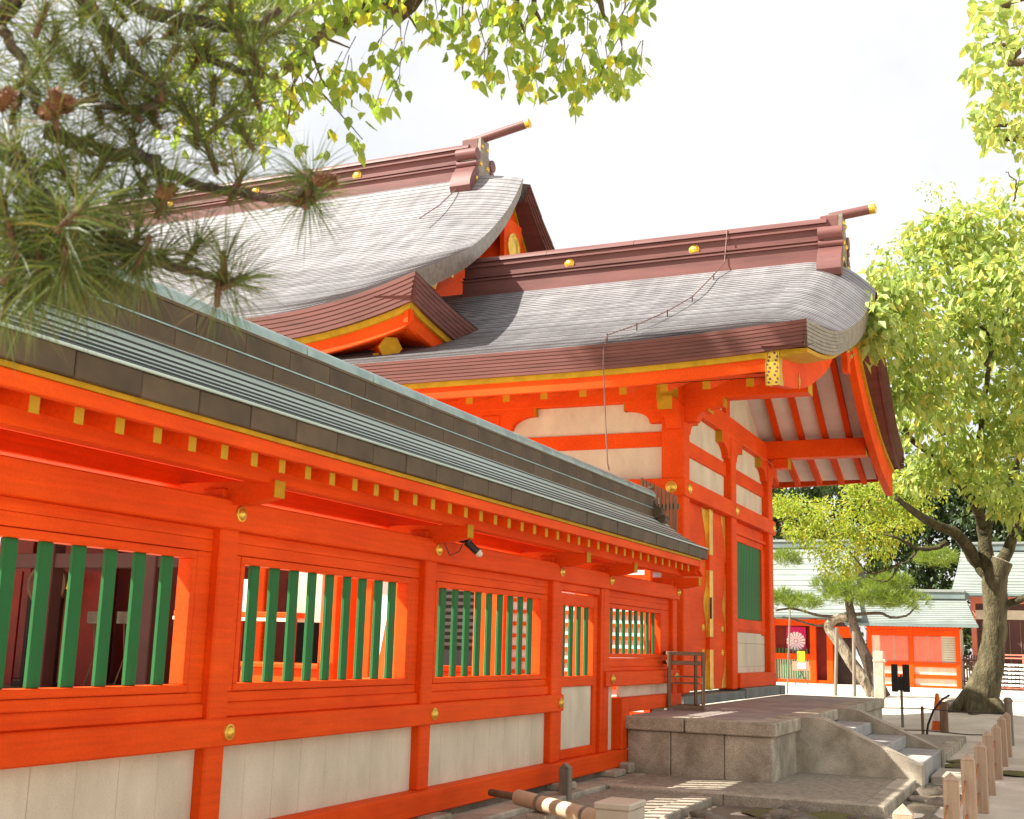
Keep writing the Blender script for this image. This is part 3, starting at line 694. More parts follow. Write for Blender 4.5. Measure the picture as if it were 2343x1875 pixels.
for s in (-1, 1):
    q = [(15.93, 5.86-RS1*1.97+.118), (17.9, 5.978), (21.1, 5.978+RS2*3.2)]
    q = [(y if s < 0 else 42.2-y, z) for y, z in q]
    for (y0, z0), (y1, z1) in zip(q, q[1:]): b.add([(-12.2, y0, z0), (-3.26, y0, z0), (-3.26, y1, z1), (-12.2, y1, z1)], [(0,1,2,3)], 0)
b.build('soffit', 'soffit', G, recalc=False)
b = MB(); b.add([(-12.2, 15.56, 5.262), (-3.3, 15.56, 5.30), (-3.3, 15.96, 5.345), (-12.2, 15.96, 5.335)], [(0,1,2,3)]); b.build('eave_board', 'verm', G, recalc=False)
# roof surfaces
Stab = smoothtab([(15.4, 5.83), (16.75, 6.36), (18.04, 6.93), (19.55, 7.70), (20.77, 8.48), (21.1, 8.75)])
Vtab = smoothtab([(15.4, 5.83), (16.75, 6.10), (18.04, 6.47), (19.55, 7.05), (20.77, 7.78), (21.1, 8.06)])
def gxr(y): return lerp(-2.74, -2.52, (y-15.4)/5.7)
def gpos(u, y, far=False):
    xr = gxr(y); x = lerp(-12.4, xr, u)
    s = interp(Stab, y); v = interp(Vtab, y)
    t = max(0, min(1, (x-(xr-1.15))/1.15)); z = s + (v-s)*(t**1.9)
    z += .13*max(0, (x+6.2)/3.5)**2*max(0, 1-(y-15.4)/2.2)
    return (x, (42.2-y) if far else y, z)
us = [0, .25, .5, .65, .75, .80] + [.84+.16*k/14 for k in range(15)]
nC = 52; ysg = [15.4+5.6*k/nC for k in range(nC+1)]
roof = roof_surface(gpos, ysg, us, .0085).build('roof', ['shingle', 'gap_shade'], G, recalc=False, smooth=False)
nF = 12; ysf = [15.4+5.6*k/nF for k in range(nF+1)]
roof_surface(lambda u, y: gpos(u, y, True), ysf, us[::2]+[1.0], .03).build('roof', ['shingle', 'eave'], G, recalc=False)
# eave edge bands
el = [gpos(u, 15.4) for u in us]; el = [(x, y, z+.011) for x, y, z in el]
layered_band(el, (0, 1, 0), .36, 7, .006).build('eave_edge', 'eave', roof, recalc=False)
ef = [(x, 42.2-y, z) for x, y, z in el]
layered_band(ef, (0, -1, 0), .36, 6, .010).build('eave_edge', 'eave', roof, recalc=False)
vl = [gpos(1, y) for y in ysg]; vl = [(x, y, z+.011) for x, y, z in vl]
layered_band(vl, (-1, 0, 0), .36, 7, .006).build('verge_edge', 'verge', roof, recalc=False)
vf = [(x, 42.2-y, z) for x, y, z in vl]
layered_band(vf, (-1, 0, 0), .38, 7, .014).build('verge_edge', 'eave', roof, recalc=False)
# undersides of the thick edges
b = MB(); L = [(x, y+.06, z-.36) for x, y, z in el]; N = [(x, y+.55, z-.36+.16) for x, y, z in el]; n = len(L)
b.add(L+N, [(i, i+1, n+i+1, n+i) for i in range(n-1)], 0)
for line in (vl, vf):
    A = [(x-.07, y, z-.36) for x, y, z in line]; B = [(x-.62, y, z-.33) for x, y, z in line]; n = len(A)
    b.add(A+B, [(i, i+1, n+i+1, n+i) for i in range(n-1)], 0)
b.build('edge_underside', 'eave', roof, recalc=False)
# gilt strip and fascia under the eave (follow the eave line)
ee = [p for p in el if p[0] < -3.3]+[(-3.28, el[-1][1], gpos(.925, 15.4)[2]+.011)]
sweep(ee, [(0, .075, -.36), (0, .14, -.36), (0, .14, -.44), (0, .075, -.44)]).build('gilt_strip', 'ochre', G)
sweep(ee, [(0, .11, -.44), (0, .18, -.44), (0, .18, -.61), (0, .11, -.61)]).build('fascia', 'verm', G)
sweep([(x, 42.2-y, z) for x, y, z in ee], [(0, -.11, -.38), (0, -.18, -.38), (0, -.18, -.60), (0, -.11, -.60)]).build('fascia', 'verm', G)
# bargeboards
for s in (-1, 1):
    BX = -3.22 if s < 0 else -3.06; BD = .46 if s < 0 else .58
    line = [(BX, y if s < 0 else 42.2-y, interp(Vtab, y)-.35+.095*max(0, 1-(y-15.4)/2.2)) for y in [15.52+5.58*k/20 for k in range(21)]]
    bo = sweep(line, [(-.07, 0, 0), (.07, 0, 0), (.07, 0, -BD), (-.07, 0, -BD)]).build('bargeboard', 'verm', G)
    sweep(line, [(-.12, 0, .005), (.46 if s < 0 else .12, 0, .005), (.46 if s < 0 else .12, 0, -.05), (.12, 0, -.09), (-.12, 0, -.09)]).build('gilt_strip', 'ochre', bo)
    if s < 0:
        z = line[0][2]
        MB().box(-3.31, -3.13, 15.50, 15.515, z-.475, z+.005).build('gilt_fitting', 'gold', bo)
        pts = [(15.50, z-.475), (15.86, z-.42), (15.78, z-.30), (15.74, z-.2), (15.80, z-.06), (15.50, z-.02)]
        MB().prism(pts, 0, -3.148, -3.142).build('gilt_fitting', 'gold', bo)
        MB().prism(pts, 0, -3.298, -3.292).build('gilt_fitting', 'gold', bo)
        b = MB()
        for k in range(9):
            for j in range(2):
                zz = z-.44+.05*k; xx = -3.27+.1*j+.02*math.sin(k*2.1)
                b.lathe([(.016, 0), (.016, .004), (.010, .005), (.001, .002)], (xx, 15.499, zz), (0, -1, 0), 8)
        b.build('pierced_pattern', 'eave', bo)
        MB().prism([(17.0, interp(Vtab, 17)-.55), (17.07, interp(Vtab, 17)-.67), (17.0, interp(Vtab, 17)-.8), (16.93, interp(Vtab, 17)-.67)], 0, -3.148, -3.14).build('gilt_fitting', 'gold', bo)
# pendant board at the gable peak
zp = interp(Vtab, 21.1)-.8
pd = MB().prism([(20.78, zp+.25), (21.42, zp+.25), (21.36, zp-.45), (21.26, zp-.55), (21.24, zp-.75), (20.96, zp-.75), (20.94, zp-.55), (20.84, zp-.45)], 0, -3.13, -3.03).build('pendant', 'verm', G)
for (yy, zz) in ((20.84, .0), (21.36, 0), (20.88, -.4), (21.32, -.4)): stud(pd, -3.03, yy, zp+zz, (1, 0, 0), .05)
# ridge
rg = ridge_stack(G, -10.6, -3.32, YM, 8.66, 9.40)
for x in (-8.30, -5.78): stud(rg, x, YM-.18, 9.035, (0, -1, 0), .105)
ridge_ornament(G, -3.45, -3.05, YM, 8.66, .95, (-2.50, YM, 9.50))
# vertical wood slat screen between wall roof and gate post
ta, tb_, ba, bb_ = aty(1468, 1094, 17.2), aty(1545, 1134, 17.2), aty(1468, 1180, 17.2), aty(1545, 1216, 17.2)
sc = MB().box(ta.x, tb_.x+.04, 17.25, 17.28, 3.7, 3.78).build('slat_screen', 'rackwood', G)
for k in range(10):
    t = k/9; xx = lerp(ta.x, tb_.x, t); MB().box(xx-.018, xx+.02, 17.2, 17.245, min(3.45, lerp(ba.z, bb_.z, t)), lerp(ta.z, tb_.z, t), ch=.004).build('slat', 'rackwood', sc)

# lightning conductor cable over the gate roof
LC = thing('lightning_cable', 'thin lightning cable running down the gate roof and hanging from its eave', 'cable', (-5.6, 17, 5))
pp = []
def gr(px, py, y): 
    p = aty(px, py, y); return Vector((p.x, p.y, gpos((p.x+12.4)/(gxr(y)+12.4), y)[2]+.10))
ctrl = [aty(1664, 527, 20.85), aty(1658, 600, 20.8)]
for (px, py, y) in ((1633, 628, 20.4), (1584, 682, 19.1), (1527, 726, 18.0), (1457, 762, 16.8), (1389, 785, 15.7)): ctrl.append(gr(px, py, y))
ctrl += [aty(1381, 800, 15.36), aty(1380, 830, 15.33), aty(1383, 900, 15.36), aty(1387, 1000, 15.4), aty(1390, 1060, 15.45), aty(1394, 1076, 15.55)]
MB().tube(ctrl, .011, 6).build('cable', 'pinkwire', LC)
for q in ctrl[2:7]: MB().tube([q+Vector((0, 0, .02)), q-Vector((0, 0, .10))], .012, 5).build('clip', 'wire', LC)

# ================================================================== MAIN HALL (behind, upper left)
H = thing('main_hall', 'large main hall with hip and gable shingled roof rising behind the vermilion wall', 'hall', (-17, 24, .4))
MY = 24.0
MSt = smoothtab([(16.0, 6.95), (18, 7.98), (20, 9.20), (21.5, 10.30), (22.9, 11.50), (24, 12.72)])
MVt = smoothtab([(16.0, 7.45), (17.97, 8.32), (19.98, 9.27), (21.54, 10.22), (22.85, 11.24), (23.85, 12.30), (24.0, 12.46)])
MXt = smoothtab([(16.0, -9.0), (17.97, -9.5), (19.98, -10.0), (21.54, -10.3), (22.85, -10.5), (24.0, -10.66)])
XL = -36.0
def mpos(u, y, far=False):
    xr = interp(MXt, y); x = lerp(XL, xr, u); s = interp(MSt, y); v = interp(MVt, y)
    W = lerp(3.4, 1.5, min(1, (y-16)/5)); t = max(0, min(1, (x-(xr-W))/W)); e = lerp(2.2, 1.7, min(1, (y-16)/4))
    if y > 18.5: z = s + (v-s)*t**e
    else:
        z = s + (v-s)*t**e
    return (x, 2*MY-y if far else y, z)
usm = [0, .2, .4, .6, .7, .76] + [.80+.20*k/18 for k in range(19)]
nM = 68; ysm = [16.0+7.8*(k/nM) for k in range(nM+1)]
hroof = roof_surface(mpos, ysm, usm, .0105).build('roof', ['shingle', 'gap_shade'], H, recalc=False)
roof_surface(lambda u, y: mpos(u, y, True), [16.0+7.8*k/14 for k in range(15)], usm[::2], .03).build('roof', ['shingle', 'gap_shade'], H, recalc=False)
el = [(x, y, z+.014) for x, y, z in (mpos(u, 16.0) for u in usm)]
layered_band(el, (0, 1, 0), .46, 6, .008).build('eave_edge', 'eave', hroof, recalc=False)
# gable verge edges
vl = [mpos(1, y) for y in ysm]; vl = [(x, y, z+.014) for x, y, z in vl]
layered_band(vl, (-1, 0, 0), .40, 5, .012).build('verge_edge', 'verge', hroof, recalc=False)
vf = [(x, 2*MY-y, z) for x, y, z in vl]
layered_band(vf, (-1, 0, 0), .44, 6, .03).build('verge_edge', 'eave', hroof, recalc=False)
b = MB()
for line, t in ((vl, .40), (vf, .44)):
    A = [(x-.06, y, z-t) for x, y, z in line]; B = [(x-.75, y, z-t+.05) for x, y, z in line]; n = len(A)
    b.add(A+B, [(i, i+1, n+i+1, n+i) for i in range(n-1)], 0)
b.build('edge_underside', 'eave', hroof, recalc=False)
# side slope (facing the gate) with its own eave
def spos(u, v):                                  # u along y 0..1, v up the slope 0..1
    y = lerp(16.0, 32.0, u); x = lerp(-9.0, -11.4, v)
    lift = .42*max(0, 1-(y-16)/3.6)**2*(1-v)+.42*max(0, 1-(32-y)/3.6)**2*(1-v)
    return (x, y, 7.04 + lift + 1.15*v + .25*v*v)
b = MB(); nS = 14; uu = [0, .03, .06, .1, .14, .2, .25, .4, .6, .8, 1]
for i in range(nS):
    A = [spos(u, i/nS) for u in uu]; B = [spos(u, (i+1)/nS) for u in uu]; n = len(uu)
    A = [(x, max(y, 16.0+(-9.0-x)*1.35), z+.014) for x, y, z in A]; B = [(x, max(y, 16.0+(-9.0-x)*1.35), z) for x, y, z in B]
    b.add(A+B, [(k, k+1, n+k+1, n+k) for k in range(n-1)], 0)
b.build('side_roof', ['shingle'], H, recalc=False)
sl = [spos(u, 0) for u in uu]
sl[0] = (sl[0][0], sl[0][1], el[-1][2]); 
layered_band(sl, (-1, 0, 0), .46, 6, .008).build('eave_edge', 'eave', hroof, recalc=False)
b = MB(); n = len(el)
A = [(x-.0, y+.08, z-.46) for x, y, z in el]; B = [(x-.6*(i/(n-1)), y+.7, z-.40) for i, (x, y, z) in enumerate(el)]
b.add(A+B, [(i, i+1, n+i+1, n+i) for i in range(n-1)], 0)
n = len(sl); A = [(x-.08, y, z-.46) for x, y, z in sl]; B = [(x-.7, y+(.7 if i == 0 else 0), z-.40) for i, (x, y, z) in enumerate(sl)]
b.add(A+B, [(i, i+1, n+i+1, n+i) for i in range(n-1)], 0); b.build('edge_underside', 'eave', hroof, recalc=False)
# gilt strip and fascia round the corner
es = [(x, y, z) for x, y, z in el]
es[-1] = (es[-1][0]-.12, es[-1][1], es[-1][2])
sweep(es, [(0, .10, -.46), (0, .17, -.46), (0, .17, -.57), (0, .10, -.57)]).build('gilt_strip', 'ochre', H)
sweep(es, [(0, .16, -.57), (0, .24, -.57), (0, .24, -.80), (0, .16, -.80)]).build('fascia', 'verm', H)
s2 = [(x, max(y, 16.12), z) for x, y, z in sl]
sweep(s2, [(-.10, 0, -.46), (-.17, 0, -.46), (-.17, 0, -.57), (-.10, 0, -.57)]).build('gilt_strip', 'ochre', H)
sweep(s2, [(-.16, 0, -.57), (-.24, 0, -.57), (-.24, 0, -.80), (-.16, 0, -.80)]).build('fascia', 'verm', H)
# soffit planes, rafters with ochre ends, corner hip rafter
def ezx(x): return interp([(p[0], p[2]) for p in el], x)
def ezy(y): return interp([(p[1], p[2]) for p in sl], y)
b = MB(); xs = [XL, -18, -15, -13, -12, -11.4, -10.8, -10.2, -9.7, -9.3]
P = [[(min(x, -9.2-.35*(y-16.2)), y, lerp(ezx(min(x, -9.2))-.78, 7.0, (y-16.2)/3.0)) for y in (16.2, 17.2, 18.2, 19.2)] for x in xs]; b.grid(P)
P = [[(x, max(y, 16.2+(-9.2-x)*1.0), lerp(ezy(y)-.78, 7.0, (-9.2-x)/2.4)) for x in (-9.2, -9.8, -10.6, -11.6)] for y in (16.2, 16.8, 17.4, 18, 19, 20, 24, 31)]; b.grid(P)
b.build('soffit', 'verm', H, recalc=False)
b = MB(); vs = [(x, y, (y-16.5)*.24+dz) for y in (16.5, 19.0) for x in (-.055, .055) for dz in (0, .13)]
b.add(vs, [(0,4,5,1),(2,3,7,6),(0,2,6,4),(1,5,7,3)], 0); b.add(vs[:4], [(0,1,3,2)], 1)
rm = b.build('rafter', ['verm', 'ochre'], H, loc=(-9.95, 0, ezx(-9.95)-1.04), recalc=False).data
for k in range(1, 28): place(rm, 'rafter', H, (-9.95-.36*k, 0, ezx(-9.95-.36*k)-1.04))
d0 = aty(893, 796, 16.45); d1 = d0+Vector((-2.0, 2.6, .75)); dn = (d1-d0).normalized()
b = MB(); b.tube([d0, d1], .19, 6); b.build('hip_rafter', 'verm', H)
b = MB(); b.tube([d0-dn*.012, d0-dn*.002], .195, 6); b.build('gilt_cap', 'ochre', H)
rs = MB(); vs = [(x, y, (-9.5-x)*.24+dz) for x in (-9.5, -11.6) for y in (-.055, .055) for dz in (0, .13)]
rs.add(vs, [(0,4,5,1),(2,3,7,6),(0,2,6,4),(1,5,7,3)], 0); rs.add(vs[:4], [(0,1,3,2)], 1)
rsm = rs.build('rafter', ['verm', 'ochre'], H, loc=(0, 17.0, ezy(17)-.97), recalc=False).data
for k in range(1, 14): place(rsm, 'rafter', H, (0, 17.0+.40*k, ezy(17.0+.40*k)-.97))
MB().box(XL, -11.2, 18.6, 18.9, 5.75, 6.15, ch=.02).build('eave_purlin', 'eave', H)
MB().box(XL, -11.0, 19.0, 19.3, 5.0, 6.6, ch=.02).build('wall', 'white', H)
MB().box(-11.5, -11.2, 18.9, 31, 5.2, 6.9, ch=.02).build('wall', 'white', H)
# gable wall with gilt crest
gy = [(18.2+k*.29) for k in range(21)]
MG = lambda y, d: min(interp(MVt, y)-d, interp(MSt, y)-.25)
pl = [(y, MG(y, .30)) for y in gy]; pl = [(gy[0], 7.2)] + pl + [(2*MY-y, z) for y, z in pl[::-1]] + [(2*MY-gy[0], 7.2)]
gw = MB().prism(pl, 0, -11.75, -11.62).build('gable_wall', 'verm', H)
for s in (-1, 1):
    line = [(-11.15, y if s < 0 else 2*MY-y, MG(y, .42)) for y in gy]+[(-11.15, MY, 12.05)]
    bo = sweep(line, [(-.07, 0, 0), (.07, 0, 0), (.07, 0, -.55), (-.07, 0, -.55)]).build('bargeboard', 'verm', H)
    sweep(line, [(-.10, 0, .01), (.10, 0, .01), (.10, 0, -.07), (-.10, 0, -.07)]).build('gilt_strip', 'ochre', bo)
    for k in range(5):
        y = 19.8+.75*k; y2 = y if s < 0 else 2*MY-y; z = interp(MVt, y)-.70
        MB().prism([(y2-.32, z-.20), (y2, z-.02), (y2+.32, z+.24), (y2+.1, z+.02), (y2, z-.22)] if s < 0 else [(y2-.32, z+.24), (y2, z-.02), (y2+.32, z-.20), (y2, z-.22), (y2-.1, z+.02)], 0, -11.08, -11.065).build('gilt_fitting', 'gold', bo)
cr = MB().prism([(MY-.5, 11.3), (MY+.5, 11.3), (MY+.42, 10.2), (MY+.15, 9.8), (MY-.15, 9.8), (MY-.42, 10.2)], 0, -11.06, -10.95).build('pendant', 'verm', H)
b = MB(); b.lathe([(.34, 0), (.34, .05), (.28, .06), (.25, .03), (.12, .07), (.001, .08)], (-10.95, MY, 10.65), (1, 0, 0), 20); b.build('crest', 'gold', cr, smooth=True, auto=40)
for k in range(8):
    y = 20.4+.35*k; MB().prism([(y, 9.0+.14*k), (y+.3, 9.2+.14*k), (y+.2, 9.6+.2*k), (y-.05, 9.4+.2*k)], 0, -11.61, -11.59).build('gilt_fitting', 'gold', gw)
# ridge
rg = ridge_stack(H, XL+4, -12.05, MY, 12.5, 13.36, 1.15)
for x in (-15.15, -18.2, -21): stud(rg, x, MY-.18*1.15, 12.96, (0, -1, 0), .13)
ridge_ornament(H, -12.25, -11.75, MY, 12.52, 1.15, (-10.6, MY, 13.70))
for (px, py) in ((1065, 440), (1022, 465), (985, 480)): pass
b = MB(); q = [aty(1068, 334, 23.9), aty(1061, 420, 23.6), aty(1041, 436, 23.2), aty(1005, 470, 22.4), aty(960, 500, 21.6)]
b.tube(q, .013, 6); tag(b.build('lightning_wire', 'pinkwire'), 'thin wire hanging from the ridge of the large main hall roof', 'cable')

# inner hall seen through the barred windows (floor, posts, dark back wall)
MB().box(-26, -9.4, 17.2, 31, .02, .42).build('hall_floor', 'rackwood', H)
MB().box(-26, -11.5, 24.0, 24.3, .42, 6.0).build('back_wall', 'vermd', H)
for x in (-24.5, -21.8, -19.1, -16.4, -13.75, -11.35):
    MB().box(x-.17, x+.17, 18.9, 19.24, .42, 5.6, ch=.02).build('post', 'brownwall' if x < -15 else 'verm', H)  # left posts in dark brown, putting interior shade into their colour
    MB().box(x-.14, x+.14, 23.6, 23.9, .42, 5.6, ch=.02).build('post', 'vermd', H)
MB().box(-26, -11.2, 18.95, 19.2, 2.95, 3.25, ch=.015).build('lintel', 'brownwall', H)  # lintel in dark brown for the same interior shade
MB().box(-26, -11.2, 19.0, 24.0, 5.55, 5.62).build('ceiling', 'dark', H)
for (a, c) in ((-24.3, -21.95), (-21.6, -19.3)): MB().box(a, c, 21.0, 21.06, .42, 3.0).build('shade_screen', 'vermd', H)  # screens added in dark colours to deepen the shade inside the hall
MB().box(-16.25, -13.95, 23.5, 23.55, 1.0, 3.0).build('shade_screen', 'dark', H)
MB().box(-11.6, -11.3, 19.3, 31, .42, 5.2).build('side_wall', 'white', H)

# ================================================================== STONE PLATFORM, STEPS, APRONS
PF = thing('stone_platform', 'granite platform with capstones in front of the gate doors', 'platform', (-4, 19.7, 0))
for (a, c) in ((-4.93, -4.37), (-4.37, -3.70), (-3.70, -3.11)):
    MB().box(a+.004, c-.004, 14.68, 15.1, .0, .64, ch=.012).build('stone', 'granite', PF)
y = 15.1
for L in (.55, .45, 1.5, 1.3, 1.2, 1.4, 1.2, 1.3, .78):
    MB().box(-3.45, -3.112, y+.004, y+L-.004, .0, .64, ch=.012).build('stone', 'granite', PF); y += L
for (a, c) in ((-4.95, -4.19), (-4.18, -3.06)):
    MB().box(a+.003, c-.003, 14.63, 15.0, .645, .81, ch=.014).build('capstone', 'granite', PF)
y = 15.0
for L in (.38, .95, 1.4, 1.5, 1.3, 1.4, 1.5, 1.35):
    e = min(y+L, 24.8); MB().box(-3.40, -3.06, y+.003, e-.003, .646, .811, ch=.014).build('capstone', 'granite', PF); y = e
y = 15.0
while y < 24.7:
    for (a, c) in ((-4.98, -4.2), (-4.2, -3.40)):
        MB().box(a+.003, c-.003, y+.003, min(y+.9, 24.8)-.003, .60, .808, ch=.004).build('paving_slab', 'deck', PF)
    y += .9
MB().box(-4.98, -3.5, 15.1, 24.75, .0, .59).build('fill', 'earth', PF)
ST = thing('stone_steps', 'short granite stair with sloping side walls on the right of the platform', 'stairs', (-2.3, 17.9, 0))
for (a, c) in ((16.20, 16.55), (19.20, 19.55)):
    MB().prism([(-3.2, -.02), (-1.58, -.02), (-1.58, .29), (-1.62, .305), (-2.76, .80), (-2.84, .8125), (-3.2, .8125)], 1, a, c).build('cheek_wall', 'granite', ST)
for i, (xr, z) in enumerate(((-2.57, .64), (-2.08, .47), (-1.60, .30))):
    MB().box(-3.056, xr, 16.552, 19.198, z-.17+(.002 if i else 0)-(.15 if i == 2 else 0), z, ch=.012).build('tread', 'tread', ST)
MB().box(-1.57, -.98, 17.2, 18.5, -.02, .10, ch=.012).build('foot_stone', 'granite2', ST)
def apron(name, label, x0, x1, y0, y1, z, edges):
    A = thing(name, label, 'paving', ((x0+x1)/2, (y0+y1)/2, 0)); k = .24
    MB().box(x0, x1-(k if 'r' in edges else 0), y0+(k if 'f' in edges else 0), y1, 0, z-.006).build('pebble_surface', 'pave', A)
    if 'f' in edges:
        x = x0; L = 1.3
        while x < x1-.01:
            e = min(x+L, x1)
            if x1-e < .4: e = x1
            MB().box(x+.003, e-.003, y0, y0+k, -.12, z, ch=.012).build('kerb_stone', 'granite', A); x = e
    if 'r' in edges:
        y = y0+(k if 'f' in edges else 0)
        while y < y1-.01:
            e = min(y+1.35, y1); MB().box(x1-k, x1, y+.003, e-.003, -.12, z+.001, ch=.012).build('kerb_stone', 'granite', A); y = e
    return A
apron('stone_apron', 'low pebble paved apron with granite edge beside the platform corner', -4.64, -1.65, 13.18, 16.19, .13, 'fr')
apron('stone_apron', 'low pebble paved apron beyond the stone stair', -3.05, -1.65, 19.57, 25.6, .13, 'r')
apron('stone_walk', 'narrow mossy stone walk along the foot of the vermilion wall', -4.65, -3.45, 6.0, 13.17, .09, 'r')
# rough stones and moss at the foot of the apron
for k in range(26):
    x = rng.uniform(-3.3, -1.1); y = rng.uniform(11.6, 13.1) if k < 16 else rng.uniform(13, 20.5)
    if k >= 16: x = rng.uniform(-1.55, -1.1)
    r = rng.uniform(.05, .13); b = MB(); ph = [rng.uniform(0, 6) for _ in range(4)]
    P = []
    for i in range(7):
        t = math.pi*i/6; row = []
        for j in range(11):
            a = 2*math.pi*(j % 10)/10; q = r*(1+.22*math.sin(3*a+ph[0])*math.sin(t)+.18*math.cos(2*t+ph[1]+a))
            row.append((x+q*math.sin(t)*math.cos(a)*1.3, y+q*math.sin(t)*math.sin(a), .02+q*.7*math.cos(t)))
        P.append(row)
    b.grid(P); tag(b.build('rubble_stone', 'rock', smooth=True), 'small rough stone lying in the dirt in front of the stone apron' if k < 16 else 'small rough stone in the dirt between the stair and the bollards', 'stone', 'rubble stones in front of the apron' if k < 16 else 'rubble stones by the stair')
for k in range(6):
    x, y, r = [(-2.6, 12.7, .32), (-2.15, 12.9, .25), (-1.35, 19.9, .3), (-1.3, 20.8, .28), (-1.3, 18.8, .16), (-.6, 19.2, .22)][k]
    P = [[(x+r*q*math.cos(a)*1.3*(1+.2*math.sin(3*a+k)), y+r*q*math.sin(a), .015+.05*(1-q*q)+.006*math.sin(20*a*q)) for q in (0, .3, .6, .85, 1)] for a in [2*math.pi*j/18 for j in range(19)]]
    b = MB(); b.grid(P); o = b.build('moss', 'moss', smooth=True, recalc=False); o['kind'] = 'stuff'; o['label'] = 'patch of yellow green moss on the dirt'

# utility box, pipe, old stake
c = atz(1442, 1843, .46)
UB = thing('utility_box', 'cream metal utility box standing beside the stone walk', 'box', (c.x-.12, c.y+.1, 0))
bx = MB().box(c.x-.29, c.x-.01, c.y+.008, c.y+.40, .0, .41, ch=.008).build('body', 'cream', UB)
MB().box(c.x-.30, c.x, c.y, c.y+.41, .41, .462, ch=.010).build('lid', 'cream', UB)
p0 = aty(1186, 1826, c.y+.9); p1 = Vector((c.x-.28, c.y+.22, .30)); p0.z = .33
PI = thing('drain_pipe', 'tan plastic pipe on blocks running from the wall to the cream box', 'pipe', (p0.x, p0.y, 0))
MB().tube([p0, p1], .068, 16).build('pipe', 'pipe', PI, smooth=True, auto=40)
MB().tube([p0+Vector((-.32, .10, .01)), p0+Vector((.04, -.01, 0))], .032, 12).build('inner_pipe', 'rackwood', PI, smooth=True)
for t in (.28, .80):
    q = p0.lerp(p1, t); MB().tube([q-(p1-p0).normalized()*.02, q+(p1-p0).normalized()*.02], .073, 16).build('clamp', 'oldwood', PI)
    MB().box(q.x-.1, q.x+.1, q.y-.1, q.y+.1, .0, q.z-.075, ch=.015).build('block', 'granite2', PI)
q = atz(1293, 1829, .09)
b = MB(); b.box(q.x-.055, q.x+.055, q.y-.055, q.y+.055, .06, .40, ch=.008); b.prism([(q.x-.055, .40), (q.x+.055, .40), (q.x, .45)], 1, q.y-.055, q.y+.055)
tag(b.build('old_stake', 'oldwood'), 'short weathered wooden stake in front of the vermilion wall', 'stake')

# bollards and cords
def bollard_mesh():
    b = MB(); s = .06; b.box(-s, s, -s, s, -.05, .70, ch=.006)
    b.add([(-s, -s, .70), (s, -s, .70), (s, s, .70), (-s, s, .70), (0, 0, .76)], [(0,1,4),(1,2,4),(2,3,4),(3,0,4)]); return b
BY = [8.05, 10.3, 12.4, 14.42, 16.35, 18.55, 20.6, 22.75]
names = ['nearest square cedar bollard with pointed top at the bottom edge', 'second square cedar bollard from the front in the row', 'third square cedar bollard from the front in the row', 'fourth square cedar bollard from the front in the row', 'fifth square cedar bollard from the front in the row', 'sixth square cedar bollard from the front in the row', 'seventh square cedar bollard from the front in the row', 'eighth square cedar bollard from the front, before the round one']
bme = None
for i, y in enumerate(BY):
    bxx = -.90 if i == 0 else -.80
    o = bollard_mesh().build('bollard', 'bollard', loc=(bxx, y, ground_z(-.82, y))) if bme is None else place(bme, 'bollard', None, (bxx+rng.uniform(-.01, .01), y, ground_z(-.82, y)))
    o.rotation_euler = (rng.uniform(-.012, .012), rng.uniform(-.012, .012), rng.uniform(-.06, .06)); bme = o.data
    tag(o, names[i], 'bollard', 'cedar bollards along the path')
q = atz(1517, 1866, .76); o = place(bme, 'bollard', None, (q.x, q.y, 0)); tag(o, 'cedar bollard in front of the stone walk whose white tip alone shows', 'bollard', 'cedar bollards along the path')
b = MB(); b.lathe([(.075, -.05), (.075, .80), (.085, .81), (.085, .86), (.05, .90), (.001, .905)], (-.86, 25.6, 0), (0, 0, 1), 16)
tag(b.build('round_post', 'oldwood', smooth=True, auto=40), 'round capped grey post at the far end of the bollard row', 'post')
for zc in (.52, .22):
    for i in range(len(BY)-1):
        ya, yb = BY[i], BY[i+1]; L = yb-ya
        pts = [(-.82, ya+L*t, zc-.16*(1-(2*t-1)**2)*min(1, L/2)) for t in [k/10 for k in range(11)]]
        b = MB(); b.tube(pts, .009, 6)
        tag(b.build('cord', 'cord', smooth=True), '%s orange brown cord between the %s and the next cedar bollard' % ('upper' if zc > .4 else 'lower', ('nearest', 'second', 'third', 'fourth', 'fifth', 'sixth', 'seventh')[i]), 'cord', 'cords strung through the bollards')
for zc in (.61, .19):
    b = MB(); b.tube([(-3.3, 25.4, zc-.01), (-2.44, 25.6, zc+.01), (-1.6, 25.6, zc-.03), (-.86, 25.6, zc)], .012, 6)
    tag(b.build('rope', 'wire', smooth=True), 'upper dark rope across the far end of the apron' if zc > .5 else 'lower dark rope across the far end of the apron', 'rope')
b = MB(); b.tube([(-2.45, 25.62, 0), (-2.45, 25.62, .66)], .03, 10); tag(b.build('stake', 'rackwood', smooth=True, auto=40), 'thin brown stake holding the dark ropes', 'stake')
b = MB(); b.tube([(-2.40, 25.7, .02), (-2.36, 25.7, .30), (-2.25, 25.7, .58), (-2.08, 25.7, .80), (-1.93, 25.7, .90)], .022, 8); tag(b.build('hose', 'black', smooth=True), 'black hose arching up beside the thin stake', 'hose')
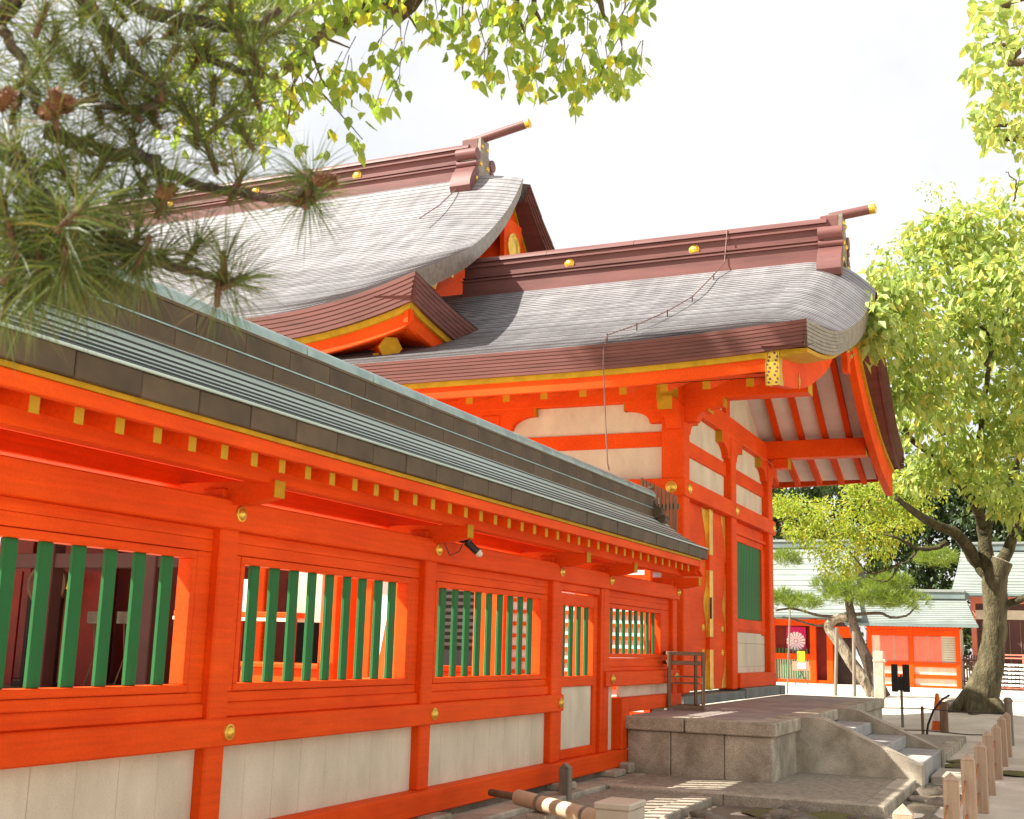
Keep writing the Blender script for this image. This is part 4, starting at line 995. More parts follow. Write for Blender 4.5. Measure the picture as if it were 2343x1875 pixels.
# traffic cone and wooden post behind it
CO = thing('traffic_cone', 'orange and white traffic cone beyond the dark ropes', 'cone', (-2.36, 28.0, 0))
b = MB(); b.box(-2.56, -2.16, 27.8, 28.2, 0, .04, ch=.01); b.lathe([(.16, .04), (.12, .28)], (-2.36, 28, 0), (0, 0, 1), 20); b.build('cone_section', 'orange', CO, smooth=True, auto=40)
b = MB(); b.lathe([(.121, .28), (.085, .50)], (-2.36, 28, 0), (0, 0, 1), 20); b.build('white_band', 'whitep', CO, smooth=True)
b = MB(); b.lathe([(.086, .50), (.04, .84), (.03, .86), (.001, .86)], (-2.36, 28, 0), (0, 0, 1), 20); b.build('cone_section', 'orange', CO, smooth=True, auto=40)
tag(MB().box(-2.29, -2.13, 27.6, 27.76, 0, .70, ch=.015).build('stub_post', 'rackwood'), 'square brown stub post in front of the traffic cone', 'post')
# sign stand with two dark boards
SG = thing('sign_stand', 'two black boards on a thin green pole beyond the stair', 'sign', (-3.1, 28.2, 0))
p = aty(2061, 1549, 28.2)
MB().tube([(p.x, 28.25, 0), (p.x, 28.25, p.z+.05)], .03, 10).build('pole', 'sill', SG)
MB().box(p.x-.20, p.x-.06, p.y-.02, p.y+.02, p.z-.33, p.z+.27, ch=.01).build('board', 'black', SG); MB().box(p.x+.04, p.x+.19, p.y-.02, p.y+.02, p.z-.33, p.z+.27, ch=.01).build('board', 'black', SG)
MB().box(p.x-.20, p.x+.19, p.y-.01, p.y+.015, p.z-.30, p.z+.0, ch=.004).build('crosspiece', 'black', SG)

LT = thing('added_lattice', 'sunlit white screen with red lattice rails seen through the right barred windows', 'fence', (-6.3, 16.6, 0))  # second lattice added ahead of the gate wall, placed to catch the sun
MB().box(-7.45, -5.25, 16.62, 16.65, .2, 2.75).build('white_board', 'whitep', LT)
for k in range(14): MB().box(-7.45, -5.25, 16.585, 16.62, .35+.175*k, .35+.175*k+.055).build('rail', 'verm', LT)
for x in (-7.5, -6.35, -5.28): MB().box(x-.05, x+.05, 16.58, 16.68, 0, 2.85, ch=.008).build('post', 'verm', LT)
# wooden rack by the gate door
RK = thing('wooden_rack', 'small open brown wooden rack standing at the foot of the gate post', 'rack', (-4.78, 16.75, .81))
rc = Vector((-4.80, 16.72, .81)); ra = R(28); ux = Vector((math.cos(ra), math.sin(ra), 0)); uy = Vector((-math.sin(ra), math.cos(ra), 0))
def rbox(name, c, sx, sy, sz, mt='rackwood'):
    b = MB(); b.box(-sx/2, sx/2, -sy/2, sy/2, 0, sz, ch=.004)
    b.v = [tuple(rc+ux*(v[0]+c[0])+uy*(v[1]+c[1])+Vector((0, 0, v[2]+c[2]))) for v in b.v]; return b.build(name, mt, RK)
s = .24
for (i, j) in ((-1,-1),(1,-1),(1,1),(-1,1)): rbox('post', (i*s, j*s, 0), .045, .045, .80)
for z in (.0, .60, .73):
    for j in (-1, 1): rbox('rail', (0, j*s, z+.02), 2*s-.05, .025, .05); rbox('rail', (j*s, 0, z+.021), .025, 2*s-.05, .05)
for z in (.36, .45):
    for j in (-1, 1): rbox('rod', (0, j*s, z), 2*s-.05, .012, .012); rbox('rod', (j*s, 0, z), .012, 2*s-.05, .012)

# ================================================================== INNER COURT seen through the bars
DR = thing('taiko_drum', 'round drum in a dark ring stand seen through the left barred window', 'drum', (-17.9, 21.2, .42))
q = aty(109, 1338, 20.6)
b = MB(); b.lathe([(.42, -.06), (.50, -.06), (.52, 0), (.50, .06), (.42, .06), (.42, -.06)], q, (0.15, -1, 0), 28); b.build('ring', 'rackwood', DR, smooth=True, auto=40)
b = MB(); b.lathe([(.30, -.25), (.37, -.1), (.37, .1), (.30, .25)], q, (0.15, -1, 0), 28); b.build('shell', 'dark', DR, smooth=True)
b = MB(); b.lathe([(.30, .25), (.29, .262), (.001, .264)], q, (0.15, -1, 0), 28); b.build('drumhead', 'eave', DR, smooth=True)
for s in (-1, 1): MB().box(q.x+s*.40-.05, q.x+s*.40+.05, q.y-.1, q.y+.1, .42, q.z-.3, ch=.01).build('leg', 'dark', DR)
MB().box(q.x-.6, q.x+.6, q.y-.2, q.y+.2, .42, .52, ch=.01).build('base', 'dark', DR)
MB().tube([(q.x+.62, q.y, q.z-.1), (q.x+.66, q.y, q.z+.14)], [.06, .05], 8).build('ornament', 'gold', DR)
# pale trestle boxes, given a dark colour that stands in for interior shade
for i, px in enumerate((224, 292)):
    q = aty(px, 1415, 20.4); T = thing('trestle_box', 'pale box on crossed legs, %s, behind the left barred window' % ('left one' if i == 0 else 'right one'), 'box', (q.x, q.y, .42), 'trestle boxes')
    MB().box(q.x-.2, q.x+.2, q.y-.12, q.y+.12, q.z-.12, q.z+.14, ch=.01).build('box', 'rock', T)
    for s in (-1, 1): MB().tube([(q.x-s*.17, q.y-.1, .42), (q.x+s*.17, q.y+.1, q.z-.12)], .016, 6).build('leg', 'rackwood', T)
# vermilion cabinets with dark openings and long red table in the court
def cabinet(px, Y, w, h, label):
    q = aty(px, 1500, Y); C = thing('offering_cabinet', label, 'cabinet', (q.x, Y, .05))
    MB().box(q.x-w/2, q.x+w/2, Y, Y+.45, .1, h, ch=.012).build('body', 'verm', C)
    MB().box(q.x-w/2-.06, q.x+w/2+.06, Y-.06, Y+.5, h, h+.07, ch=.012).build('top', 'verm', C)
    for s in (-.28, .28): MB().box(q.x+s*w-.11, q.x+s*w+.11, Y-.008, Y+.0, h*.55, h*.8).build('opening', 'dark', C)
    MB().box(q.x-w/2, q.x+w/2, Y-.012, Y, h*.40, h*.43).build('groove', 'dark', C)
    for s in (-1, 1): MB().box(q.x+s*(w/2-.06)-.04, q.x+s*(w/2-.06)+.04, Y+.02, Y+.4, .0, .1).build('foot', 'rackwood', C)
cabinet(650, 14.6, 1.5, 1.22, 'vermilion cabinet with two dark openings behind the middle barred window')
cabinet(1000, 15.2, 1.3, 1.25, 'vermilion cabinet with dark openings behind the third barred window')
cabinet(825, 14.9, 1.1, 1.05, 'low vermilion cabinet behind the right side of the middle window')
TB = thing('red_table', 'long dark red table with a pale top edge behind the middle barred window', 'table', (-9.6, 13.2, .05))
q = aty(600, 1410, 13.2)
MB().box(q.x-1.3, q.x+.6, 13.0, 13.6, q.z-.02, q.z+.05, ch=.01).build('table_top', 'verm', TB); MB().box(q.x-1.3, q.x+.6, 12.99, 13.0, q.z-.07, q.z-.025).build('cloth_edge', 'white', TB)
for dx in (-1.2, -.35, .5): MB().box(q.x+dx-.06, q.x+dx+.06, 13.1, 13.2, .05, q.z-.02, ch=.008).build('leg', 'vermd', TB)
q = aty(703, 1375, 13.4); tag(MB().box(q.x-.28, q.x+.22, 13.4, 13.44, q.z-.28, q.z+.42, ch=.006).build('notice_board', 'cream'), 'cream board standing on the red table behind the middle window', 'board')
q = aty(560, 1360, 13.45); tag(MB().box(q.x-.22, q.x+.16, 13.45, 13.48, q.z-.24, q.z+.2, ch=.006).build('slip_board', 'whitep'), 'white board with paper slips at the left of the middle window', 'board')
for i, (px, Y, w, lab) in enumerate(((745, 14.0, .26, 'vermilion post lit by the sun behind the middle window'), (782, 14.3, .2, 'second vermilion post behind the middle window'), (1097, 14.4, .22, 'vermilion post behind the third window'), (1135, 14.0, .20, 'second vermilion post behind the third window'))):
    q = aty(px, 1500, Y); tag(MB().box(q.x-w/2, q.x+w/2, Y, Y+w, .0, 3.3, ch=.012).build('court_post', 'verm'), lab, 'post')
for (px, px2, Y, lab) in ((858, 880, 12.6, 'sunlit leaning vermilion plank behind the right end of the middle window'), (1305, 1318, 15.6, 'leaning vermilion plank behind the side door bars')):
    q = aty(px, 1560, Y); q2 = aty(px2, 1310, Y); d = Vector((0, .5, 0))
    b = MB(); t = Vector((.20, 0, 0)); k = Vector((0, .05, 0)); vs = [q-t, q+t, q2+t*.7+d, q2-t*.7+d]; b.add([*vs, *[v+k for v in vs]], [(0,1,2,3),(4,7,6,5),(0,4,5,1),(1,5,6,2),(2,6,7,3),(3,7,4,0)])
    for j, v in enumerate(b.v):
        if v[2] < 1.6: b.v[j] = (v[0], v[1], .02)
    tag(b.build('leaning_plank', 'verm'), lab, 'plank')
DC = thing('louvred_cabinet', 'dark grey louvred cabinet behind the third barred window', 'cabinet', (-8.5, 15.5, 0)); q = aty(1040, 1380, 16.2)
MB().box(q.x-.55, q.x+.5, 16.2, 16.7, 1.28, 2.9, ch=.01).build('body', 'black', DC)
for k in range(12): MB().box(q.x-.5, q.x+.45, 16.17, 16.2, 1.6+.1*k, 1.65+.1*k).build('louvre', 'wire', DC)
MB().box(q.x-.6, q.x+.55, 16.15, 16.75, .0, 1.27, ch=.01).build('plinth', 'verm', DC)

# ================================================================== FAR COURT: buildings
FY = 68.0
# pavilion with red lattice front
P1 = thing('lattice_pavilion', 'low vermilion pavilion with pink lattice front and pale green roof across the court', 'pavilion', (-6.7, FY, 0))
MB().box(-9.2, -4.5, FY+.1, FY+3, .1, 3.1).build('wall', 'white', P1)
for x in (-9.1, -6.95, -4.6): MB().box(x-.12, x+.12, FY-.06, FY+.1, 0, 3.05, ch=.02).build('post', 'verm', P1)
for (z0, z1) in ((2.68, 2.98), (1.06, 1.32), (.47, .68), (.0, .12)): MB().box(-9.2, -4.5, FY-.02, FY+.1, z0, z1).build('beam', 'verm', P1)
MB().box(-9.2, -4.5, FY-.2, FY+.1, 3.0, 3.14).build('eave_beam', 'verm', P1)
for (a, c) in ((-8.55, -7.85), (-7.8, -7.1), (-6.85, -6.15), (-6.1, -5.42)):
    lt = MB().box(a, c, FY+.05, FY+.09, 1.32, 2.66).build('lattice', 'pink', P1)
    for k in range(6): MB().box(a+.03+.11*k, a+.07+.11*k, FY+.02, FY+.05, 1.34, 2.64).build('lattice_bar', 'pink', lt)
for k in range(11): MB().box(-5.38, -4.74, FY+.07, FY+.095, 1.36+.12*k, 1.375+.12*k).build('slat', 'fargrey', P1)
for k in range(24): MB().box(-9.2+.21*k, -9.13+.21*k, FY-.75, FY+.1, 3.10, 3.17).build('rafter', 'verm', P1)
def far_roof(parent, x0, x1, y0, ze, yr, zr, x0r, x1r, mt='copgreen'):
    P = []; n = 14
    for i in range(n+1):
        t = i/n; z = ze+(zr-ze)*(t**1.25); y = lerp(y0, yr, t); P.append([(lerp(lerp(x0, x0r, t), lerp(x1, x1r, t), u), y, z+.05*abs(2*u-1)**3*(1-t)) for u in [k/8 for k in range(9)]])
    b = MB()
    for i in range(n): A = [(p[0], p[1], p[2]+.035) for p in P[i]]; b.grid([A, P[i+1]]); b.grid([[(p[0], p[1]+.01, p[2]-.02) for p in P[i]], A], 1)
    b.grid([[(p[0], 2*yr-p[1], p[2]) for p in r] for r in P]); r = b.build('roof', [mt, 'fargrey'], parent, recalc=False)
    sweep([P[0][0], P[0][-1]], [(0, 0, 0), (0, .5, .02), (0, .5, -.12), (0, 0, -.12)]).build('eave_edge', 'fargrey', r)
    b = MB(); b.add([P[0][-1], *[q[-1] for q in P[1:]], (x1r, yr, ze)], [tuple(range(n+2))]); b.build('gable', 'white', r, recalc=False)
    rr = MB().box(x0r, x1r, yr-.25, yr+.25, zr-.05, zr+.30, ch=.03).build('ridge', 'fargrey', r)
    MB().box(x0r, x1r, yr-.32, yr+.32, zr+.301, zr+.46, ch=.03).build('ridge_cap', 'copgreen', rr)
far_roof(P1, -10.2, -3.5, FY-1.0, 3.22, FY+1.6, 4.75, -10.0, -4.2)
# red hall with curtain on the left, large pale roof
P2 = thing('curtained_hall', 'vermilion hall with crest curtain and big pale roof behind the pines', 'hall', (-13, FY, 0))
MB().box(-17.5, -11.0, FY+.6, FY+5, 0, 3.4).build('wall', 'vermd', P2)
for x in (-14.35, -12.1, -11.2): MB().box(x-.16, x+.16, FY-.1, FY+.2, 0, 3.5, ch=.02).build('post', 'verm', P2)
MB().box(-14.5, -12.1, FY-.02, FY+.1, 1.26, 1.58).build('rail', 'verm', P2); MB().box(-14.5, -11, FY-.02, FY+.1, .0, .18).build('rail', 'verm', P2)
MB().box(-14.5, -11, FY-.05, FY+.1, 3.1, 3.45).build('rail', 'verm', P2)
MB().box(-14.3, -12.2, FY+.06, FY+.1, .18, 1.26).build('dado', 'white', P2)
for k in range(16): MB().box(-14.28+.13*k, -14.22+.13*k, FY+.03, FY+.06, .2, 1.25).build('slat', 'green', P2)
for k in range(11): MB().box(-14.2+.19*k, -14.13+.19*k, FY+.0, FY+.05, 1.58, 1.86).build('picket', 'green', P2)
cu = MB().box(-13.62, -12.55, FY+.3, FY+.34, 1.6, 3.05).build('curtain', 'purple', P2)
b = MB(); cx, cz, r0 = -13.1, 2.25, .50
for k in range(16):
    a0, a1 = 2*math.pi*(k+.12)/16, 2*math.pi*(k+.88)/16
    b.add([(cx+.12*math.cos(a0), FY+.295, cz+.12*math.sin(a0)), (cx+.12*math.cos(a1), FY+.295, cz+.12*math.sin(a1)), (cx+r0*math.cos(a1), FY+.295, cz+r0*math.sin(a1)), (cx+r0*1.05*math.cos((a0+a1)/2), FY+.295, cz+r0*1.05*math.sin((a0+a1)/2)), (cx+r0*math.cos(a0), FY+.295, cz+r0*math.sin(a0))], [(0,1,2,3,4)])
b.add([(cx+.09*math.cos(2*math.pi*k/10), FY+.295, cz+.09*math.sin(2*math.pi*k/10)) for k in range(10)], [tuple(range(10))]); b.build('crest_print', 'print', cu, recalc=False)
MB().box(-11.0, -9.9, FY+.4, FY+.5, 0, 2.5).build('doorway', 'dark', P2); MB().box(-11.1, -9.6, FY+.1, FY+.4, 2.5, 3.1).build('door_beam', 'verm', P2)
far_roof(P2, -22, -9.3, FY-1.2, 3.6, FY+5.5, 7.9, -22, -10.6)
# right building with brown boards
P3 = thing('boarded_building', 'brown boarded building with pale green roof partly hidden by the mossy trunk', 'building', (0, FY+4, 0))
MB().box(-4.0, 9, FY+3, FY+8, 0, 4.9).build('wall', 'brownwall', P3)
MB().box(-4.05, 9, FY+2.9, FY+3, 4.55, 4.9).build('beam', 'pink', P3); MB().box(-4.05, -3.8, FY+2.88, FY+3, 0, 4.9).build('post', 'pink', P3)
MB().box(-4.05, 9, FY+2.95, FY+3, 3.7, 4.2).build('band', 'cream', P3)
for k in range(22): MB().box(-3.8+.55*k, -3.76+.55*k, FY+2.96, FY+3, .2, 3.6).build('batten', 'rackwood', P3)
far_roof(P3, -5.0, 10, FY+1.8, 5.0, FY+6, 7.7, -4.6, 10)
# wooden fence and plaque rack
FN = thing('picket_fence', 'dark wooden picket fence right of the far pavilion', 'fence', (-3.6, FY+.4, 0))
for k in range(13): MB().box(-4.4+.13*k, -4.32+.13*k, FY+.5, FY+.55, .05, 1.75).build('picket', 'brownwall', FN)
for z in (.35, 1.45): MB().box(-4.45, -2.7, FY+.56, FY+.6, z, z+.08).build('rail', 'brownwall', FN)
EM = thing('plaque_rack', 'rack hung with rows of small pale plaques behind the mossy trunk', 'rack', (-1.2, FY-2, 0))
for x in (-2.7, -1.4, -.1, 1.2): MB().box(x-.05, x+.05, FY-2, FY-1.9, 0, 1.85).build('post', 'pink', EM)
for z in (.15, 1.62, 1.78): MB().box(-2.8, 1.3, FY-2.02, FY-1.96, z, z+.06).build('rail', 'pink', EM)
for r_ in range(6):
    MB().box(-2.75, 1.25, FY-2.0, FY-1.98, .36+.2*r_, .38+.2*r_).build('rail', 'rackwood', EM)
    for k in range(22): MB().box(-2.7+.18*k, -2.7+.18*k+.15, FY-2.06-.02*(k % 2), FY-2.03-.02*(k % 2), .25+.2*r_+.01*(k % 3), .37+.2*r_).build('plaque', 'whitep', EM)
# notice stand by the red hall
NS = thing('notice_stand', 'yellow and white notice stand before the red hall slats', 'sign', (-12.6, FY-4, 0))
q = aty(1833, 1503, FY-4); MB().box(q.x-.2, q.x+.2, q.y-.02, q.y+.02, q.z-.25, q.z+.28).build('yellow_board', 'yellow', NS)
MB().box(q.x-.45, q.x+.4, q.y-.04, q.y-.02, q.z-.7, q.z-.25).build('frame', 'pink', NS); MB().box(q.x-.18, q.x+.25, q.y-.06, q.y-.04, q.z-.62, q.z-.32).build('paper', 'whitep', NS)
for s in (-1, 1): MB().tube([(q.x+s*.35, q.y, 0), (q.x-s*.2, q.y, q.z-.5)], .025, 6).build('leg', 'wire', NS)
# stone pillar
q = atz(2010, 1597, 0); SP = thing('stone_pillar', 'tall pale weathered stone pillar beside the leaning pine trunks', 'pillar', (q.x, 48, 0))
t = aty(2010, 1490, 48); MB().box(t.x-.19, t.x+.19, 47.85, 48.2, 0, t.z, ch=.03).build('shaft', 'granite2', SP); MB().box(t.x-.21, t.x+.27, 47.83, 48.22, t.z-.42, t.z-.30, ch=.03).build('notch_band', 'granite', SP)
# field stone by the tree
b = MB(); q = atz(2187, 1628, .2); P = []
for i in range(8):
    th = math.pi*i/7; P.append([(q.x+.42*math.sin(th)*math.cos(a)*(1+.15*math.sin(3*a)), q.y+.3*math.sin(th)*math.sin(a), .12+(.40 if math.cos(th) > 0 else .2)*math.copysign(abs(math.cos(th))**.6, math.cos(th))) for a in [2*math.pi*j/12 for j in range(13)]])
b.grid(P); tag(b.build('field_stone', 'rock', smooth=True, auto=50), 'dark angular stone at the foot of the mossy tree', 'stone')

# ================================================================== VEGETATION
def add_leaf(b, p, d, up, L, Wd, fold=.25):
    d = d.normalized(); s = d.cross(up)
    if s.length < 1e-3: s = d.cross(Vector((1, 0, 0)))
    s.normalize(); n = s.cross(d)
    i = len(b.v)
    b.v += [tuple(p), tuple(p+d*L*.42+s*Wd*.5+n*Wd*fold), tuple(p+d*L), tuple(p+d*L*.42-s*Wd*.5+n*Wd*fold)]
    b.f += [(i, i+1, i+2), (i, i+2, i+3)]; b.m += [0, 0]
def add_leaf6(b, p, d, up, L, Wd):
    d = d.normalized(); s = d.cross(up)
    if s.length < 1e-3: s = d.cross(Vector((1, 0, 0)))
    s.normalize(); n = s.cross(d); c = rng.uniform(-.25, .25)*L; f = rng.uniform(.05, .3)*Wd
    P = lambda t, w, z: tuple(p+d*L*t+s*w*Wd+n*(z*f+c*t*t))
    i = len(b.v)
    b.v += [P(-.28, .01, 0), P(0, 0, 0), P(.18, .40, 1), P(.45, .50, 1.1), P(.75, .27, .8), P(1.05, 0, 0), P(.75, -.27, .8), P(.45, -.50, 1.1), P(.18, -.40, 1), P(.45, 0, 0), P(.75, 0, 0), P(-.28, -.012, 0)]
    for f_ in ((1, 2, 3, 9), (9, 3, 4, 10), (10, 4, 5), (1, 9, 7, 8), (9, 10, 6, 7), (10, 5, 6), (0, 1, 11)): b.f.append(tuple(i+k for k in f_)); b.m.append(0)
def rv(r=rng):
    while True:
        v = Vector((r.uniform(-1, 1), r.uniform(-1, 1), r.uniform(-1, 1)))
        if .05 < v.length <= 1: return v
def clump(b, c, rad, n_tw, n_lf, L, squash=1.0, spread=.22, droop=.5):
    """twig groups spread through an ellipsoid, each with a fan of leaves"""
    c = Vector(c)
    for _ in range(n_tw):
        v = rv(); v = v.normalized()*(v.length**.45); p = c+Vector((v.x*rad, v.y*rad, v.z*rad*squash)); o = (v+rv()*.5).normalized()
        for k in range(n_lf):
            q = p+rv()*spread; d = (o*.6+rv()*.9+Vector((0, 0, -droop))); add_leaf(b, q, d, rv().normalized()+Vector((0, 0, .8)), L*rng.uniform(.7, 1.2), L*rng.uniform(.42, .6))
def limb(b, pts, r0, r1, n=8, wob=.0):
    pts = [Vector(p) for p in pts]; out_ = []
    P = [pts[0]*2-pts[1]]+pts+[pts[-1]*2-pts[-2]]
    for i in range(1, len(P)-2):
        for k in range(5):
            t = k/5; p0, p1, p2, p3 = P[i-1:i+3]
            out_.append(.5*((2*p1)+(p2-p0)*t+(2*p0-5*p1+4*p2-p3)*t*t+(3*p1-p0-3*p2+p3)*t**3)+rv()*wob)
    out_.append(pts[-1]); L = len(out_)
    b.tube(out_, [lerp(r0, r1, (i/(L-1))**.8) for i in range(L)], n)

# --- big mossy tree right of the gate
BT = thing('mossy_tree', 'large mossy tree with yellow green crown growing right of the gate', 'tree', (-1.6, 31, .38))
TY = 31.0; T = lambda px, py, y=TY: aty(px, py, y)
c6 = lambda x, y: (1700+x/3.353, 1150+y/3.353)
tb = MB()
base = T(2240, 1628); pts = [base+Vector((.05, 0, -.3)), base+Vector((.05, 0, .35)), T(*c6(1900, 1250)), T(*c6(1930, 1000)), T(*c6(1935, 800)), T(*c6(1930, 620)), T(*c6(1935, 500))]
pp = [p for a, c in zip(pts, pts[1:]) for p in [a.lerp(c, k/9) for k in range(9)]]+[pts[-1]]; rr = [interp(list(enumerate([.60, .41, .30, .265, .26, .28, .27])), i/9) for i in range(len(pp))]
tb.tube(pp, rr, 40); roughen(tb, .035, 5.5, .45)
trunk = tb.build('trunk', 'mossbark', BT, smooth=True)
for a in range(6):
    t = a*math.pi/3+.4; b = MB(); b.tube([base+Vector((.2*math.cos(t), .2*math.sin(t), .35)), base+Vector((.55*math.cos(t), .55*math.sin(t), .0)), base+Vector((.95*math.cos(t), .95*math.sin(t), -.25))], [.22, .16, .06], 8); b.build('root', 'mossbark', BT, smooth=True)
b = MB(); b.tube([T(*c6(1935, 560)), T(*c6(1985, 445))], [.28, .27], 14); so = b.build('cut_stub', 'mossbark', BT, smooth=True, auto=50)
b = MB(); d = (T(*c6(1985, 445))-T(*c6(1935, 560))).normalized(); b.lathe([(.272, 0), (.24, .02), (.001, .025)], T(*c6(1985, 445)), d, 14); b.build('cut_face', 'palebark', so)
LM = [([c6(1900, 560), c6(1790, 450), c6(1650, 250), c6(1430, 150), c6(1300, 60), c6(1180, -30)], .20, .06, (31, 31, 30.5, 30, 29, 28)),
      ([c6(1880, 520), c6(1860, 350), c6(1840, 200), c6(1800, 60), c6(1700, -100), (2160, 1060), (2090, 1010), (2060, 960)], .20, .05, (31, 31, 31, 30.5, 30, 29, 28, 27)),
      ([c6(1850, 250), c6(1900, 80), c6(1960, -80), (2330, 1050), (2300, 960), (2250, 930), (2200, 910)], .15, .05, (31, 31, 31, 30, 29, 28, 27)),
      ([c6(1960, 850), c6(2020, 790), c6(2156, 735), (2400, 1340), (2460, 1250)], .13, .05, (31, 31, 31, 31, 31)),
      ([c6(1940, 520), c6(2040, 350), (2330, 1200), (2400, 1050), (2390, 850), (2320, 700)], .17, .05, (31, 31, 31, 30, 28, 27)),
      ([c6(1560, 300), c6(1480, 350), c6(1330, 350), c6(1180, 270), c6(1080, 240)], .07, .025, (31, 31, 30.5, 30, 30)),
      ([c6(1330, 360), c6(1290, 430), c6(1220, 470)], .04, .02, (30.5, 30.3, 30)),
      ([(2255, 840), (2270, 790), (2240, 745), (2200, 720)], .05, .02, (25, 25, 25, 25)), ([(2250, 760), (2290, 730), (2315, 690), (2320, 650)], .035, .015, (25, 25, 25, 25)),
      ([(2240, 1000), (2255, 900), (2262, 845)], .06, .05, (28, 27, 25)), ([(2320, 460), (2325, 420), (2310, 400), (2302, 392)], .02, .006, (24, 24, 24, 24)), ([(2325, 440), (2332, 405)], .012, .004, (24, 24))]
for (pl, r0, r1, ds) in LM:
    b = MB(); limb(b, [aty(p[0], p[1], y) for p, y in zip(pl, ds)], r0, r1, 12, .02); roughen(b, .02, 7, 1); b.build('limb', 'limbbark', BT, smooth=True)
cb = MB()
CL = [(1998, 725, 26, 20.5), (2005, 770, 22, 20.5), (2035, 715, 55, 23), (2015, 800, 45, 24), (2075, 620, 55, 25), (2050, 660, 45, 22.5), (2130, 700, 80, 25), (2150, 560, 60, 26), (2200, 620, 80, 26), (2190, 520, 50, 26), (2250, 530, 70, 27), (2310, 490, 70, 27), (2330, 590, 80, 26), (2270, 690, 85, 25), (2330, 720, 80, 26), (2180, 790, 80, 25), (2100, 780, 60, 24), (2090, 870, 60, 25), (2040, 890, 40, 25), (2160, 890, 70, 26), (2240, 850, 80, 27), (2320, 820, 85, 27), (2250, 960, 80, 28), (2330, 950, 80, 28), (2140, 980, 60, 28), (2090, 940, 50, 27), (2190, 1060, 60, 29), (2310, 1070, 70, 29), (2250, 1100, 50, 30), (2370, 650, 80, 25), (2380, 850, 90, 26), (2390, 1000, 90, 28), (2110, 1080, 40, 29), (2340, 1150, 45, 30)]
for (px, py, r, y) in CL:
    rad = r*y/2726*1.08; clump(cb, aty(px, py, y), rad, int(10+r*.40), 8, .25, .9, .34, .7)
for (px, py) in ((2010, 600), (2040, 560), (2085, 550), (2110, 575), (2060, 590), (2150, 480), (2140, 430), (2290, 440)): clump(cb, aty(px, py, 33), .45, 9, 7, .11, .7, .2)
cb.build('crown', 'leaf', BT, recalc=False)
cb = MB()
for (px, py, r) in ((1840, 1175, 45), (1895, 1185, 50), (1960, 1200, 50), (1875, 1240, 45), (1935, 1265, 50), (2000, 1245, 45), (2045, 1205, 45), (1985, 1155, 45), (2050, 1150, 40), (1915, 1300, 35), (1830, 1215, 30), (2090, 1180, 40), (2030, 1100, 40), (1960, 1120, 30), (2120, 1120, 35), (1800, 1155, 22)):
    clump(cb, aty(px, py, 33), r*33/2726, int(14+r*.7), 11, .115, .7, .24)
cb.build('crown', 'leaf2', BT, recalc=False)
for pl in ([(2060, 1290), (1990, 1310), (1930, 1250), (1860, 1230)], [(2100, 1200), (2020, 1190), (1930, 1225), (1870, 1210)], [(2060, 1290), (2030, 1330), (1980, 1320)]):
    b = MB(); limb(b, [aty(x, y, 33) for x, y in pl], .035, .012, 6, .02); b.build('limb', 'bark', BT, smooth=True)

# --- far garden pine with leaning trunks
FP = thing('garden_pine', 'pruned garden pine with leaning pale trunks and flat needle pads', 'pine tree', (-6.8, 50, 0))
tr = lambda pts, r0, r1, mt='palebark', nm='trunk': (lambda b: (limb(b, [aty(x, y, 50) for x, y in pts], r0, r1, 10, .01), b.build(nm, mt, FP, smooth=True)))(MB())
tr([c6(1010, 1500), c6(960, 1400), c6(850, 1250), c6(740, 1080), c6(660, 960), c6(700, 900), c6(800, 870)], .28, .17); tr([c6(1080, 1500), c6(1000, 1330), c6(940, 1180), c6(880, 1040), c6(840, 900), c6(815, 780), c6(790, 560), c6(800, 470)], .30, .12, 'pinebark')
tr([c6(790, 870), c6(600, 870), c6(450, 830), c6(350, 815), c6(250, 830)], .07, .04, 'pinebark', 'limb'); tr([c6(830, 860), c6(1050, 850), c6(1130, 880), c6(1250, 870), c6(1330, 800)], .08, .03, 'pinebark', 'limb'); tr([c6(660, 930), c6(560, 945), c6(400, 900), c6(300, 880)], .06, .03, 'pinebark', 'limb')
for (a, z) in ((c6(360, 820), c6(340, 1480)), (c6(850, 990), c6(855, 1490)), (c6(720, 960), c6(710, 1490))):
    b = MB(); b.tube([aty(*a, 49.5), aty(*z, 49.5)], .035 if a[0] < 1900 else .07, 8); b.build('prop', 'oldwood', FP, smooth=True, auto=40)
nb = MB()
def pad(b, c, rx, rz, n, L, ry=None):
    for _ in range(n):
        v = rv(); p = Vector(c)+Vector((v.x*rx, v.y*(ry or rx), v.z*rz)); o = (Vector((v.x, v.y, .9))+rv()*.4)
        for k in range(14):
            d = o.normalized()*.7+rv()*.9; add_leaf(b, p+rv()*.05, d, rv(), L*rng.uniform(.7, 1.1), L*.055, .0)
for (x, y, rx, rz, n) in ((950, 720, 330, 85, 260), (1180, 760, 230, 70, 170), (720, 640, 180, 80, 130), (420, 770, 180, 60, 130), (330, 440, 120, 60, 80), (280, 740, 120, 60, 80), (1480, 430, 150, 60, 110), (1120, 620, 160, 60, 90), (300, 60, 120, 70, 70)):
    k = 50/2726/3.353; pad(nb, aty(*c6(x, y), 50), rx*k, rz*k, n, .38, rx*k*.7)
nb.build('crown', 'needlefar', FP, recalc=False)
